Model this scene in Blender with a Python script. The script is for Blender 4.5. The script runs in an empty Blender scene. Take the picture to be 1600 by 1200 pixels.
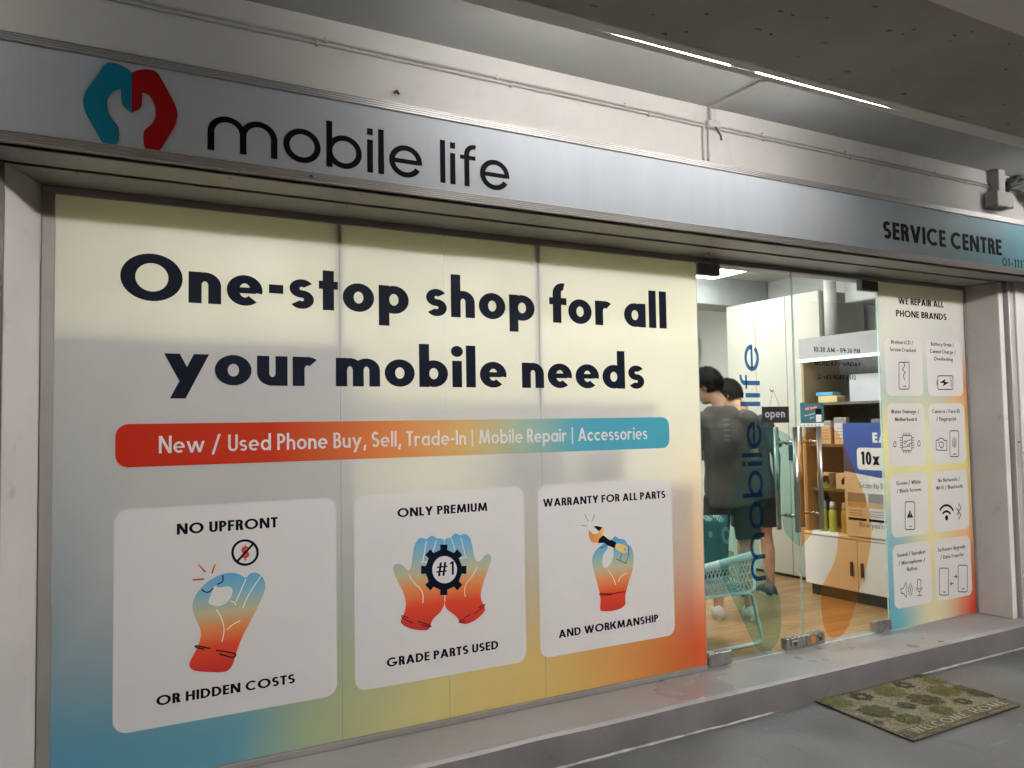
import bpy, math, random
import numpy as np
from mathutils import Vector, Matrix, noise as mnoise

# ------------------------------------------------------------------ camera, world, light, exposure
scene = bpy.context.scene
COL = scene.collection
FOC, YAW, PITCH, ROLL = 1295.0, 0.5139483, 0.0500478, -0.0170996      # focal length in photo pixels, radians
EYE = Vector((0.0, -3.702, 1.601))
_cy, _sy, _cp, _sp = math.cos(YAW), math.sin(YAW), math.cos(PITCH), math.sin(PITCH)
FWD = Vector((_sy*_cp, _cy*_cp, _sp)); _r = Vector((_cy, -_sy, 0)); _u = _r.cross(FWD)
RIGHT = _r*math.cos(ROLL) + _u*math.sin(ROLL); UP = -_r*math.sin(ROLL) + _u*math.cos(ROLL)
cam_data = bpy.data.cameras.new('camera'); cam = bpy.data.objects.new('camera', cam_data); COL.objects.link(cam)
cam_data.sensor_width = 36.0; cam_data.lens = FOC/1600*36; cam_data.clip_start = 0.05; cam_data.clip_end = 800
cam.matrix_world = Matrix((
    (RIGHT.x, UP.x, -FWD.x, EYE.x), (RIGHT.y, UP.y, -FWD.y, EYE.y), (RIGHT.z, UP.z, -FWD.z, EYE.z), (0, 0, 0, 1)))
scene.camera = cam

world = bpy.data.worlds.new('World'); scene.world = world; world.use_nodes = True
wn = world.node_tree.nodes; wl = world.node_tree.links
sky = wn.new('ShaderNodeTexSky'); sky.sky_type = 'NISHITA'; sky.sun_disc = False
sky.sun_elevation = math.radians(3); sky.sun_rotation = math.radians(200)
wl.new(sky.outputs[0], wn['Background'].inputs[0]); wn['Background'].inputs[1].default_value = 0.018   # night, lit city sky
sun_d = bpy.data.lights.new('sun', 'SUN'); sun_d.energy = 0.02; sun_d.angle = math.radians(0.5); sun_d.color = (1, .95, .88)
sun = bpy.data.objects.new('sun', sun_d); COL.objects.link(sun); sun.rotation_euler = (math.radians(80), 0, math.radians(-20))

TUBE_POWER = 80.0        # radiance of the tube over the fascia
CORRIDOR_POWER = 1200.0     # tubes further out under the walkway ceiling
PANEL_POWER = 17.0        # shop ceiling panels
scene.view_settings.view_transform = 'Standard'; scene.view_settings.look = 'None'
scene.view_settings.exposure = 0.0; scene.view_settings.gamma = 1.0; scene.view_settings.use_curve_mapping = False
scene.render.engine = 'CYCLES'
cy = scene.cycles
cy.use_denoising = True; cy.use_light_tree = False; cy.max_bounces = 6; cy.diffuse_bounces = 3; cy.glossy_bounces = 3; cy.use_adaptive_sampling = True; cy.adaptive_threshold = .02
cy.transmission_bounces = 6; cy.transparent_max_bounces = 24; cy.caustics_reflective = False; cy.caustics_refractive = False
cy.sample_clamp_indirect = 6.0

# ------------------------------------------------------------------ helpers
def at(px, py, axis, val):
    """point of the plane axis=val seen at a pixel of the 1600x1200 photograph"""
    d = RIGHT*((px-800)/FOC) - UP*((py-600)/FOC) + FWD
    return EYE + d*((val-EYE[axis])/d[axis])

def mesh_obj(name, verts, faces, mat=None, parent=None, smooth=False, mats=None, midx=None):
    off = parent['_o'] if parent is not None and '_o' in parent else (0, 0, 0)
    v = [(a[0]-off[0], a[1]-off[1], a[2]-off[2]) for a in verts]
    me = bpy.data.meshes.new(name); me.from_pydata(v, [], faces)
    for m in (mats or [mat]): me.materials.append(m)
    if midx: me.polygons.foreach_set('material_index', midx)
    if smooth: me.polygons.foreach_set('use_smooth', [True]*len(me.polygons))
    me.update()
    o = bpy.data.objects.new(name, me); COL.objects.link(o)
    if parent is not None:
        o.parent = parent; o['_o'] = tuple(off)
    return o

def thing(name, label, cat, loc=(0, 0, 0), group=None):
    o = bpy.data.objects.new(name, None); COL.objects.link(o); o.location = loc
    o.empty_display_size = .05; o['_o'] = tuple(loc); o['label'] = label; o['category'] = cat
    if group: o['group'] = group
    return o
def tag(o, label, cat, group=None):
    o['label'] = label; o['category'] = cat
    if group: o['group'] = group
    return o
def structure(o):
    o['kind'] = 'structure'; return o

class MB:
    """collects verts/faces"""
    def __init__(s): s.v = []; s.f = []
    def add(s, v, f):
        n = len(s.v); s.v += [tuple(a) for a in v]; s.f += [tuple(i+n for i in q) for q in f]; return s
    def box(s, a, b, bev=0.0):
        x0, y0, z0 = [min(a[i], b[i]) for i in range(3)]; x1, y1, z1 = [max(a[i], b[i]) for i in range(3)]
        c = min(bev, .45*min(x1-x0, y1-y0, z1-z0))
        if c <= 0:
            v = [(x0,y0,z0),(x1,y0,z0),(x1,y1,z0),(x0,y1,z0),(x0,y0,z1),(x1,y0,z1),(x1,y1,z1),(x0,y1,z1)]
            return s.add(v, [(0,3,2,1),(4,5,6,7),(0,1,5,4),(1,2,6,5),(2,3,7,6),(3,0,4,7)])
        v = []; idx = {}
        X = (x0, x1); Y = (y0, y1); Z = (z0, z1)
        for i in (0, 1):
            for j in (0, 1):
                for k in (0, 1):
                    sx, sy, sz = (1-2*i)*c, (1-2*j)*c, (1-2*k)*c
                    idx[i,j,k,0] = len(v); v.append((X[i], Y[j]+sy, Z[k]+sz))
                    idx[i,j,k,1] = len(v); v.append((X[i]+sx, Y[j], Z[k]+sz))
                    idx[i,j,k,2] = len(v); v.append((X[i]+sx, Y[j]+sy, Z[k]))
        f = []
        for i in (0, 1):
            q = [idx[i,0,0,0], idx[i,1,0,0], idx[i,1,1,0], idx[i,0,1,0]]; f.append(q if i else q[::-1])
            q = [idx[0,i,0,1], idx[1,i,0,1], idx[1,i,1,1], idx[0,i,1,1]]; f.append(q[::-1] if i else q)
            q = [idx[0,0,i,2], idx[1,0,i,2], idx[1,1,i,2], idx[0,1,i,2]]; f.append(q if i else q[::-1])
        for j in (0, 1):
            for k in (0, 1):
                f.append([idx[0,j,k,1], idx[1,j,k,1], idx[1,j,k,2], idx[0,j,k,2]])
                f.append([idx[j,0,k,0], idx[j,1,k,0], idx[j,1,k,2], idx[j,0,k,2]])
                f.append([idx[j,k,0,0], idx[j,k,1,0], idx[j,k,1,1], idx[j,k,0,1]])
        for i in (0, 1):
            for j in (0, 1):
                for k in (0, 1): f.append([idx[i,j,k,0], idx[i,j,k,1], idx[i,j,k,2]])
        return s.add(v, f)
    def tube(s, pts, r, n=10, cap=True):
        pts = [Vector(p) for p in pts]; rr = r if isinstance(r, (list, tuple)) else [r]*len(pts)
        v = []; f = []; ref = None
        for i, p in enumerate(pts):
            d = (pts[min(i+1, len(pts)-1)] - pts[max(i-1, 0)]).normalized()
            if ref is None:
                ref = d.orthogonal().normalized()
            ref = (ref - d*ref.dot(d)).normalized(); b = d.cross(ref)
            for k in range(n):
                a = 2*math.pi*k/n; v.append(p + (ref*math.cos(a) + b*math.sin(a))*rr[i])
        for i in range(len(pts)-1):
            for k in range(n):
                f.append((i*n+k, i*n+(k+1) % n, (i+1)*n+(k+1) % n, (i+1)*n+k))
        if cap: f += [tuple(range(n-1, -1, -1)), tuple((len(pts)-1)*n+k for k in range(n))]
        return s.add(v, f)
    def loft(s, rings):
        n = len(rings[0]); v = [p for r in rings for p in r]; f = []
        for i in range(len(rings)-1):
            for k in range(n): f.append((i*n+k, i*n+(k+1) % n, (i+1)*n+(k+1) % n, (i+1)*n+k))
        f += [tuple(range(n-1, -1, -1)), tuple((len(rings)-1)*n+k for k in range(n))]
        return s.add(v, f)
    def prism(s, prof, x0, x1):
        """profile of (y,z) points extruded along x"""
        n = len(prof); v = [(x0, y, z) for y, z in prof] + [(x1, y, z) for y, z in prof]
        f = [tuple(range(n)), tuple(range(2*n-1, n-1, -1))] + [(k, k+n, (k+1) % n+n, (k+1) % n) for k in range(n)]
        return s.add(v, f)
    def build(s, name, mat, parent=None, smooth=False):
        return mesh_obj(name, s.v, s.f, mat, parent, smooth)

def box(name, a, b, mat, parent=None, bev=0.0): return MB().box(a, b, bev).build(name, mat, parent)

# ------------------------------------------------------------------ materials
def nmat(name):
    m = bpy.data.materials.new(name); m.use_nodes = True
    nt = m.node_tree; return m, nt, nt.nodes, nt.links, nt.nodes['Principled BSDF']
def ramp(N, stops, interp='LINEAR'):
    r = N.new('ShaderNodeValToRGB'); e = r.color_ramp; e.interpolation = interp
    while len(e.elements) < len(stops): e.elements.new(0.5)
    for el, (p, c) in zip(e.elements, stops):
        el.position = p; el.color = (c[0], c[1], c[2], 1) if not isinstance(c, (int, float)) else (c, c, c, 1)
    return r
def mathn(N, L, op, a, b=None, c=None, clamp=False):
    n = N.new('ShaderNodeMath'); n.operation = op; n.use_clamp = clamp
    for i, x in enumerate((a, b, c)):
        if x is None: continue
        if isinstance(x, (int, float)): n.inputs[i].default_value = x
        else: L.new(x, n.inputs[i])
    return n.outputs[0]
def mixc(N, L, f, a, b, typ='MIX'):
    n = N.new('ShaderNodeMix'); n.data_type = 'RGBA'; n.blend_type = typ
    for i, x in ((0, f), (6, a), (7, b)):
        if isinstance(x, (int, float)): n.inputs[i].default_value = x
        elif isinstance(x, (tuple, list)): n.inputs[i].default_value = (x[0], x[1], x[2], 1)
        else: L.new(x, n.inputs[i])
    return n.outputs[2]
def noise(N, L, scale, detail=4, rough=.55, vec=None, stretch=None):
    t = N.new('ShaderNodeTexNoise'); t.inputs['Scale'].default_value = scale
    t.inputs['Detail'].default_value = detail; t.inputs['Roughness'].default_value = rough
    g = N.new('ShaderNodeNewGeometry'); src = vec or g.outputs['Position']
    if stretch:
        mp = N.new('ShaderNodeMapping'); mp.inputs['Scale'].default_value = stretch; L.new(src, mp.inputs[0]); src = mp.outputs[0]
    L.new(src, t.inputs['Vector']); return t.outputs[0]
def posxyz(N, L):
    g = N.new('ShaderNodeNewGeometry'); s = N.new('ShaderNodeSeparateXYZ'); L.new(g.outputs['Position'], s.inputs[0]); return s.outputs
def smooth(N, L, x, a, b):
    n = N.new('ShaderNodeMapRange'); n.interpolation_type = 'SMOOTHSTEP'; L.new(x, n.inputs[0])
    n.inputs[1].default_value = a; n.inputs[2].default_value = b; return n.outputs[0]

def pmat(name, col, rough=.5, metal=0.0, var=.06, vscale=3.0, bump=0.0, bscale=40.0, spec=.5, coat=0.0, rvar=.08, stretch=None, dirt=None):
    m, nt, N, L, b = nmat(name)
    b.inputs['Roughness'].default_value = rough; b.inputs['Metallic'].default_value = metal
    b.inputs['Specular IOR Level'].default_value = spec; b.inputs['Coat Weight'].default_value = coat
    n1 = noise(N, L, vscale, 3, .6, stretch=stretch)
    dark = tuple(max(0, c*(1-var*2.2)) for c in col); lite = tuple(min(1, c*(1+var)) for c in col)
    r = ramp(N, [(.3, dark), (.7, lite)]); L.new(n1, r.inputs[0]); out = r.outputs[0]
    if dirt:
        n2 = noise(N, L, dirt[1], 4, .7); f = smooth(N, L, n2, dirt[2], dirt[2]+.12)
        f = mathn(N, L, 'MULTIPLY', f, dirt[3]); out = mixc(N, L, f, out, dirt[0])
    L.new(out, b.inputs['Base Color'])
    if rvar:
        rr = ramp(N, [(.3, max(0, rough-rvar)), (.7, min(1, rough+rvar))]); L.new(n1, rr.inputs[0]); L.new(rr.outputs[0], b.inputs['Roughness'])
    if bump:
        n3 = noise(N, L, bscale, 3, .6); bp = N.new('ShaderNodeBump'); bp.inputs['Strength'].default_value = bump
        bp.inputs['Distance'].default_value = .004; L.new(n3, bp.inputs['Height']); L.new(bp.outputs[0], b.inputs['Normal'])
    return m

def emit_mat(name, col, strength):
    m, nt, N, L, b = nmat(name); b.inputs['Base Color'].default_value = (.8, .8, .8, 1)
    b.inputs['Emission Color'].default_value = (*col, 1); b.inputs['Emission Strength'].default_value = strength; return m

def glass_mat(name, tint=(.955, .975, .965), rough=.01):
    m, nt, N, L, b = nmat(name); N.remove(b)
    t = N.new('ShaderNodeBsdfTransparent'); t.inputs[0].default_value = (*tint, 1)
    g = N.new('ShaderNodeBsdfGlossy'); g.inputs['Roughness'].default_value = rough
    fr = N.new('ShaderNodeFresnel'); ge = N.new('ShaderNodeNewGeometry')      # same reflectance from either side of the sheet
    L.new(mathn(N, L, 'MULTIPLY_ADD', ge.outputs['Backfacing'], 1/1.45-1.45, 1.45), fr.inputs[0])
    mx = N.new('ShaderNodeMixShader'); L.new(fr.outputs[0], mx.inputs[0]); L.new(t.outputs[0], mx.inputs[1]); L.new(g.outputs[0], mx.inputs[2])
    L.new(mx.outputs[0], N['Material Output'].inputs[0]); return m

def tint_film(name, trans, body, fac):
    """coloured see-through film: filters what is behind it and scatters a little itself"""
    m, nt, N, L, b = nmat(name)
    b.inputs['Base Color'].default_value = (*body, 1); b.inputs['Roughness'].default_value = .3
    t = N.new('ShaderNodeBsdfTransparent'); t.inputs[0].default_value = (*trans, 1)
    mx = N.new('ShaderNodeMixShader'); mx.inputs[0].default_value = fac
    L.new(t.outputs[0], mx.inputs[1]); L.new(b.outputs[0], mx.inputs[2]); L.new(mx.outputs[0], N['Material Output'].inputs[0]); return m

def translucent(m, nt, N, L, b, colsock, fac, tcol):
    t = N.new('ShaderNodeBsdfTranslucent'); L.new(mixc(N, L, 1.0, colsock, tcol, 'MULTIPLY'), t.inputs[0])
    mx = N.new('ShaderNodeMixShader'); mx.inputs[0].default_value = fac
    L.new(b.outputs[0], mx.inputs[1]); L.new(t.outputs[0], mx.inputs[2]); L.new(mx.outputs[0], N['Material Output'].inputs[0])

WARM = (1.0, .94, .48)
def film_main():
    m, nt, N, L, b = nmat('printed_film_main')
    x, y, z = posxyz(N, L)
    u = mathn(N, L, 'DIVIDE', x, 3.35)
    wob = mathn(N, L, 'MULTIPLY', mathn(N, L, 'SUBTRACT', noise(N, L, .9, 1), .5), .25)
    u = mathn(N, L, 'ADD', u, wob)
    hue = ramp(N, [(0, (.14, .42, .60)), (.20, (.18, .46, .58)), (.33, (.52, .62, .38)), (.55, (.86, .76, .32)), (.72, (.92, .62, .20)), (.86, (.88, .34, .09)), (1, (.80, .13, .045))])
    L.new(u, hue.inputs[0])
    white = (.70, .69, .68)
    low = smooth(N, L, z, 1.45, .30)                              # colour comes up from the foot of the sheet
    mid = smooth(N, L, z, 1.8, .75)
    edge = mathn(N, L, 'ADD', smooth(N, L, x, 2.95, 3.38), smooth(N, L, x, .42, 0.0))
    edge = mathn(N, L, 'MULTIPLY', edge, mathn(N, L, 'MULTIPLY', mid, .75), clamp=True)
    f = mathn(N, L, 'MAXIMUM', low, edge)
    pale = ramp(N, [(0, (.30, .45, .50)), (.3, (.5, .56, .5)), (.6, (.74, .66, .40)), (.85, (.85, .62, .36)), (1, (.86, .52, .27))]); L.new(u, pale.inputs[0])
    hue2 = mixc(N, L, smooth(N, L, z, 1.0, .28), pale.outputs[0], hue.outputs[0])
    col = mixc(N, L, f, white, hue2)
    n = noise(N, L, 2.3, 5); col = mixc(N, L, .10, col, ramp_out(N, L, n, .45, 1.0), 'MULTIPLY')
    L.new(col, b.inputs['Base Color']); b.inputs['Specular IOR Level'].default_value = .35
    rr_ = ramp(N, [(.35, .30), (.65, .48)]); L.new(noise(N, L, 4.0, 4, .6, stretch=(1, 1, .5)), rr_.inputs[0]); L.new(rr_.outputs[0], b.inputs['Roughness'])
    bp = N.new('ShaderNodeBump'); bp.inputs['Strength'].default_value = .25; bp.inputs['Distance'].default_value = .004
    L.new(noise(N, L, 7.0, 2, .5), bp.inputs['Height']); L.new(bp.outputs[0], b.inputs['Normal'])
    translucent(m, nt, N, L, b, col, .42, WARM); return m
def ramp_out(N, L, s, a, c):
    r = ramp(N, [(.3, a), (.7, c)]); L.new(s, r.inputs[0]); return r.outputs[0]

def film_side():
    m, nt, N, L, b = nmat('printed_film_side')
    x, y, z = posxyz(N, L)
    u = mathn(N, L, 'DIVIDE', mathn(N, L, 'SUBTRACT', x, 4.99), .98)
    left = ramp(N, [(0, (.10, .36, .46)), (.25, (.24, .42, .50)), (.42, (.62, .62, .36)), (.55, (.76, .69, .32)), (.68, (.42, .52, .52)), (.85, (.66, .66, .65))])
    right = ramp(N, [(0, (.62, .07, .03)), (.14, (.80, .25, .10)), (.3, (.84, .58, .3)), (.45, (.8, .70, .26)), (.55, (.82, .62, .22)), (.70, (.80, .36, .16)), (.82, (.66, .64, .62))])
    v = mathn(N, L, 'DIVIDE', mathn(N, L, 'SUBTRACT', z, .2), 2.35)
    L.new(v, left.inputs[0]); L.new(v, right.inputs[0])
    midc = ramp(N, [(0, (.66, .60, .40)), (.3, (.74, .67, .36)), (.55, (.74, .69, .40)), (.68, (.5, .56, .48)), (.85, (.66, .66, .65))]); L.new(v, midc.inputs[0])
    c = mixc(N, L, smooth(N, L, u, .05, .5), left.outputs[0], midc.outputs[0])
    c = mixc(N, L, smooth(N, L, u, .55, .98), c, right.outputs[0])
    L.new(c, b.inputs['Base Color']); b.inputs['Roughness'].default_value = .36; b.inputs['Specular IOR Level'].default_value = .25
    translucent(m, nt, N, L, b, c, .22, WARM); return m

def film_plain(name, col, fac=.3, rough=.38):
    m, nt, N, L, b = nmat(name)
    n = noise(N, L, 3.0, 5); c = mixc(N, L, .10, col, ramp_out(N, L, n, .5, 1.0), 'MULTIPLY')
    L.new(c, b.inputs['Base Color']); b.inputs['Roughness'].default_value = rough; b.inputs['Specular IOR Level'].default_value = .25
    translucent(m, nt, N, L, b, c, fac, WARM); return m

def grad_mat(name, axis, a, c, stops, fac=0.0, rough=.3):
    m, nt, N, L, b = nmat(name)
    p = posxyz(N, L)[axis]; n = N.new('ShaderNodeMapRange'); L.new(p, n.inputs[0]); n.inputs[1].default_value = a; n.inputs[2].default_value = c
    r = ramp(N, stops); L.new(n.outputs[0], r.inputs[0]); L.new(r.outputs[0], b.inputs['Base Color']); b.inputs['Roughness'].default_value = max(rough, .4); b.inputs['Specular IOR Level'].default_value = .12
    if fac: translucent(m, nt, N, L, b, r.outputs[0], fac, (1, .97, .85))
    return m

def ceiling_mat():
    m, nt, N, L, b = nmat('mouldy_ceiling_paint')
    n1 = noise(N, L, 1.2, 6, .6); base = ramp(N, [(.3, (.25, .235, .215)), (.7, (.35, .33, .31))]); L.new(n1, base.inputs[0])
    v = N.new('ShaderNodeTexVoronoi'); v.inputs['Scale'].default_value = 17.0
    g = N.new('ShaderNodeNewGeometry'); mp = N.new('ShaderNodeMapping'); mp.inputs['Scale'].default_value = (.8, 1.3, 1); L.new(g.outputs['Position'], mp.inputs[0])
    dist = mixc(N, L, .035, mp.outputs[0], noise_col(N, L, 45)); L.new(dist, v.inputs['Vector'])
    sep = N.new('ShaderNodeSeparateColor'); L.new(v.outputs['Color'], sep.inputs[0])
    size = mathn(N, L, 'MULTIPLY', mathn(N, L, 'POWER', sep.outputs[1], 2.0), .21)
    spot = mathn(N, L, 'LESS_THAN', v.outputs['Distance'], size)
    area = smooth(N, L, noise(N, L, .9, 2), .30, .46)
    f = mathn(N, L, 'MULTIPLY', mathn(N, L, 'MULTIPLY', spot, area), mathn(N, L, 'GREATER_THAN', sep.outputs[0], .25))
    f = mathn(N, L, 'MULTIPLY', f, .85)
    L.new(mixc(N, L, f, base.outputs[0], (.07, .05, .035)), b.inputs['Base Color']); b.inputs['Roughness'].default_value = .85
    bp = N.new('ShaderNodeBump'); bp.inputs['Strength'].default_value = .35; bp.inputs['Distance'].default_value = .004
    L.new(noise(N, L, 60, 4), bp.inputs['Height']); L.new(bp.outputs[0], b.inputs['Normal']); return m
def noise_col(N, L, s):
    t = N.new('ShaderNodeTexNoise'); t.inputs['Scale'].default_value = s
    g = N.new('ShaderNodeNewGeometry'); L.new(g.outputs['Position'], t.inputs[0]); return t.outputs[1]

def floor_mat():
    m, nt, N, L, b = nmat('grey_floor_paint')
    n1 = noise(N, L, 1.7, 5, .62); base = ramp(N, [(.25, (.070, .070, .070)), (.5, (.118, .118, .118)), (.75, (.165, .166, .166))]); L.new(n1, base.inputs[0])
    n2 = noise(N, L, 5, 8, .7, stretch=(1, .35, 1)); f = mathn(N, L, 'MULTIPLY', smooth(N, L, n2, .56, .70), .45)
    c = mixc(N, L, f, base.outputs[0], (.05, .048, .045))
    n4 = noise(N, L, 9, 6, .7); f4 = mathn(N, L, 'MULTIPLY', smooth(N, L, n4, .66, .72), .5)
    c = mixc(N, L, f4, c, (.24, .235, .22))
    n5 = noise(N, L, 120, 2, .6); c = mixc(N, L, mathn(N, L, 'MULTIPLY', smooth(N, L, n5, .62, .70), .5), c, (.035, .034, .032))
    n6 = noise(N, L, 75, 2, .6); c = mixc(N, L, mathn(N, L, 'MULTIPLY', smooth(N, L, n6, .68, .74), .55), c, (.30, .30, .28))
    n7 = noise(N, L, 3.2, 3, .6, stretch=(.5, 9, 1)); c = mixc(N, L, mathn(N, L, 'MULTIPLY', smooth(N, L, n7, .66, .70), .35), c, (.22, .22, .21))
    n8 = noise(N, L, 3.0, 3, .6, stretch=(8, .6, 1)); c = mixc(N, L, mathn(N, L, 'MULTIPLY', smooth(N, L, n8, .66, .70), .4), c, (.045, .044, .042))
    L.new(c, b.inputs['Base Color'])
    r = ramp(N, [(.3, .32), (.7, .58)]); L.new(n1, r.inputs[0]); L.new(r.outputs[0], b.inputs['Roughness'])
    bp = N.new('ShaderNodeBump'); bp.inputs['Strength'].default_value = .3; bp.inputs['Distance'].default_value = .004
    L.new(noise(N, L, 45, 4, .7), bp.inputs['Height']); L.new(bp.outputs[0], b.inputs['Normal']); return m

def wood_mat():
    m, nt, N, L, b = nmat('oak_plank')
    oi = N.new('ShaderNodeObjectInfo')
    n1 = noise(N, L, 2.2, 8, .65, stretch=(1.5, 14, 1)); r = ramp(N, [(.3, (.23, .13, .045)), (.7, (.46, .275, .11))]); L.new(n1, r.inputs[0])
    v = mathn(N, L, 'MULTIPLY_ADD', oi.outputs['Random'], .3, .82)
    h = N.new('ShaderNodeHueSaturation'); L.new(v, h.inputs['Value']); L.new(r.outputs[0], h.inputs['Color']); L.new(h.outputs[0], b.inputs['Base Color'])
    b.inputs['Roughness'].default_value = .38; return m

M = {}
M['wall'] = pmat('cream_wall_paint', (.68, .66, .63), .7, var=.05, vscale=1.3, bump=.25, bscale=18, dirt=((.40, .37, .33), 2.2, .58, .25))
M['jamb'] = pmat('white_jamb_paint', (.58, .55, .53), .55, var=.05, vscale=2.0, bump=.2, bscale=30, dirt=((.34, .30, .26), 3.4, .60, .55))
M['beam'] = pmat('beam_paint', (.84, .80, .77), .8, var=.05, vscale=1.5, bump=.3, bscale=25)
M['drop'] = pmat('soffit_paint_grey', (.58, .575, .56), .75, var=.06, vscale=1.2, bump=.3, bscale=30, dirt=((.22, .21, .2), 3, .62, .4))
M['riser'] = pmat('white_gloss_paint', (.85, .84, .82), .4, var=.04, bump=.3, bscale=30)
M['ceil'] = ceiling_mat(); M['floor'] = floor_mat()
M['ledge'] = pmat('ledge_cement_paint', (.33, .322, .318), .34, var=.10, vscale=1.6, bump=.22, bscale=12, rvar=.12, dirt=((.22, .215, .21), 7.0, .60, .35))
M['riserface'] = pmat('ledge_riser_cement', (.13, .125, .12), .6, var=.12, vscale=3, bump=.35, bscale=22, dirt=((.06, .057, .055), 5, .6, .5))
M['grout'] = pmat('pale_cement_smear', (.36, .355, .335), .7, var=.2, vscale=14)
M['alu'] = pmat('brushed_aluminium', (.58, .57, .55), .45, .55, var=.02, vscale=2)
M['alu_dark'] = pmat('weathered_aluminium', (.34, .33, .31), .45, .6, var=.10, vscale=4, dirt=((.2, .18, .16), 6, .58, .5))
M['soffit'] = pmat('shutter_box_panel', (.42, .41, .39), .42, .35, var=.06, vscale=2.5, dirt=((.2, .18, .15), 3.5, .63, .5))
M['frame'] = pmat('window_frame_metal', (.25, .24, .225), .5, .3, var=.06)
M['black'] = pmat('black_gap', (.012, .012, .012), .6)
M['rubber'] = pmat('black_rubber', (.02, .02, .02), .6)
M['steel'] = pmat('satin_steel', (.48, .47, .45), .34, 1.0, var=.06, vscale=20, stretch=(6, 6, .4))
M['chrome'] = pmat('patch_fitting_steel', (.48, .47, .45), .28, 1.0, var=.05, vscale=10)
M['fit_dark'] = pmat('dark_patch_fitting', (.16, .155, .15), .35, .8, var=.08)
M['glass'] = glass_mat('clear_glass'); M['edge'] = pmat('glass_edge', (.62, .80, .72), .25, var=.03)
M['film'] = film_main(); M['film_side'] = film_side()
M['card'] = film_plain('printed_card', (.72, .705, .70), .22)
M['navy'] = pmat('navy_vinyl', (.003, .006, .014), .45, var=.1, spec=.04)
M['blackink'] = pmat('black_vinyl', (.006, .006, .008), .45, var=.1, spec=.04)
M['whiteink'] = film_plain('white_vinyl', (.74, .72, .70), .2)
M['linewhite'] = pmat('printed_white_line', (.80, .78, .74), .3)
M['gray_ink'] = pmat('grey_print', (.30, .29, .28), .35)
BAR = [(0, (.60, .028, .010)), (.22, (.64, .05, .014)), (.40, (.78, .26, .08)), (.55, (.74, .50, .20)), (.66, (.42, .55, .42)), (.78, (.10, .42, .56)), (1, (.07, .38, .54))]
M['teal_logo'] = pmat('teal_acrylic', (.008, .19, .29), .5, var=.04, spec=.12); M['red_logo'] = pmat('red_acrylic', (.32, .006, .008), .5, var=.04, spec=.12)
M['signface'] = grad_mat('sign_face', 0, 3.9, 6.5, [(0, (.56, .605, .66)), (.3, (.48, .58, .65)), (.55, (.30, .49, .56)), (.78, (.18, .40, .48)), (1, (.05, .20, .31))], 0, .42)
def add_streaks(m):
    nt = m.node_tree; N, L = nt.nodes, nt.links; b = N['Principled BSDF']; src = b.inputs['Base Color'].links[0].from_socket
    a = ramp_out(N, L, noise(N, L, 2.0, 4, .65, stretch=(5, 1, .4)), .72, 1.0); c = ramp_out(N, L, noise(N, L, 1.1, 4, .6), .82, 1.0)
    L.new(mixc(N, L, .55, mixc(N, L, .22, src, a, 'MULTIPLY'), c, 'MULTIPLY'), b.inputs['Base Color'])
add_streaks(M['signface'])
M['signblack'] = pmat('sign_letter_black', (.007, .007, .008), .55, spec=.04)
M['signtext'] = pmat('sign_letter_dark', (.008, .010, .012), .6, spec=.04)
M['teal_film'] = tint_film('teal_door_film', (.56, .81, .78), (.25, .50, .45), .03)
M['orange_film'] = tint_film('orange_door_film', (.93, .58, .30), (.75, .36, .12), .06)
M['blue_film'] = tint_film('blue_door_lettering', (.05, .18, .42), (.01, .06, .16), .14)
M['conduit'] = pmat('painted_conduit', (.55, .53, .50), .6, var=.06, bump=.2)
M['cable'] = pmat('dusty_cable', (.10, .095, .09), .6, var=.2)
M['pvcbox'] = pmat('white_pvc_box', (.52, .51, .48), .5, var=.05)
M['tube'] = emit_mat('fluorescent_tube', (1.0, .97, .93), TUBE_POWER)
M['tube2'] = emit_mat('fluorescent_tube_far', (1.0, .96, .94), CORRIDOR_POWER)
M['panel_door'] = emit_mat('led_panel_door', (1.0, 1.0, .98), PANEL_POWER*3.2); M['panel'] = emit_mat('led_panel', (1.0, 1.0, .97), PANEL_POWER)
M['whitemetal'] = pmat('white_enamel', (.75, .75, .73), .4)

# ------------------------------------------------------------------ lettering: a small geometric sans drawn in code
def ring(cx, cy_, rx, ry, w, a0=0, a1=360, wy=None):
    wy = w if wy is None else wy
    n = max(3, int(abs(a1-a0)/9)); v = []; f = []
    for i in range(n+1):
        a = math.radians(a0+(a1-a0)*i/n); c, s = math.cos(a), math.sin(a)
        v += [(cx+rx*c, cy_+ry*s), (cx+(rx-w)*c, cy_+(ry-wy)*s)]
    for i in range(n): f.append((2*i, 2*i+2, 2*i+3, 2*i+1))
    return v, f
def rc(x0, y0, x1, y1): return [(x0, y0), (x1, y0), (x1, y1), (x0, y1)], [(0, 1, 2, 3)]
def dg(x0, y0, x1, y1, w): return [(x0, y0), (x0+w, y0), (x1+w, y1), (x1, y1)], [(0, 1, 2, 3)]
def disc(cx, cy_, r, n=20): return [(cx+r*math.cos(2*math.pi*i/n), cy_+r*math.sin(2*math.pi*i/n)) for i in range(n)], [tuple(range(n))]
def pg(*p): return list(p), [tuple(range(len(p)))]
def ess(w, wd, h, x=0):
    wy = w*.88; ry = (h-wy)/4+wy/2; k = wd/2
    return [ring(x+k, h-ry, k, ry, w, 32, 272, wy), ring(x+k, ry, k, ry, w, 212, 450, wy)]
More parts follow.
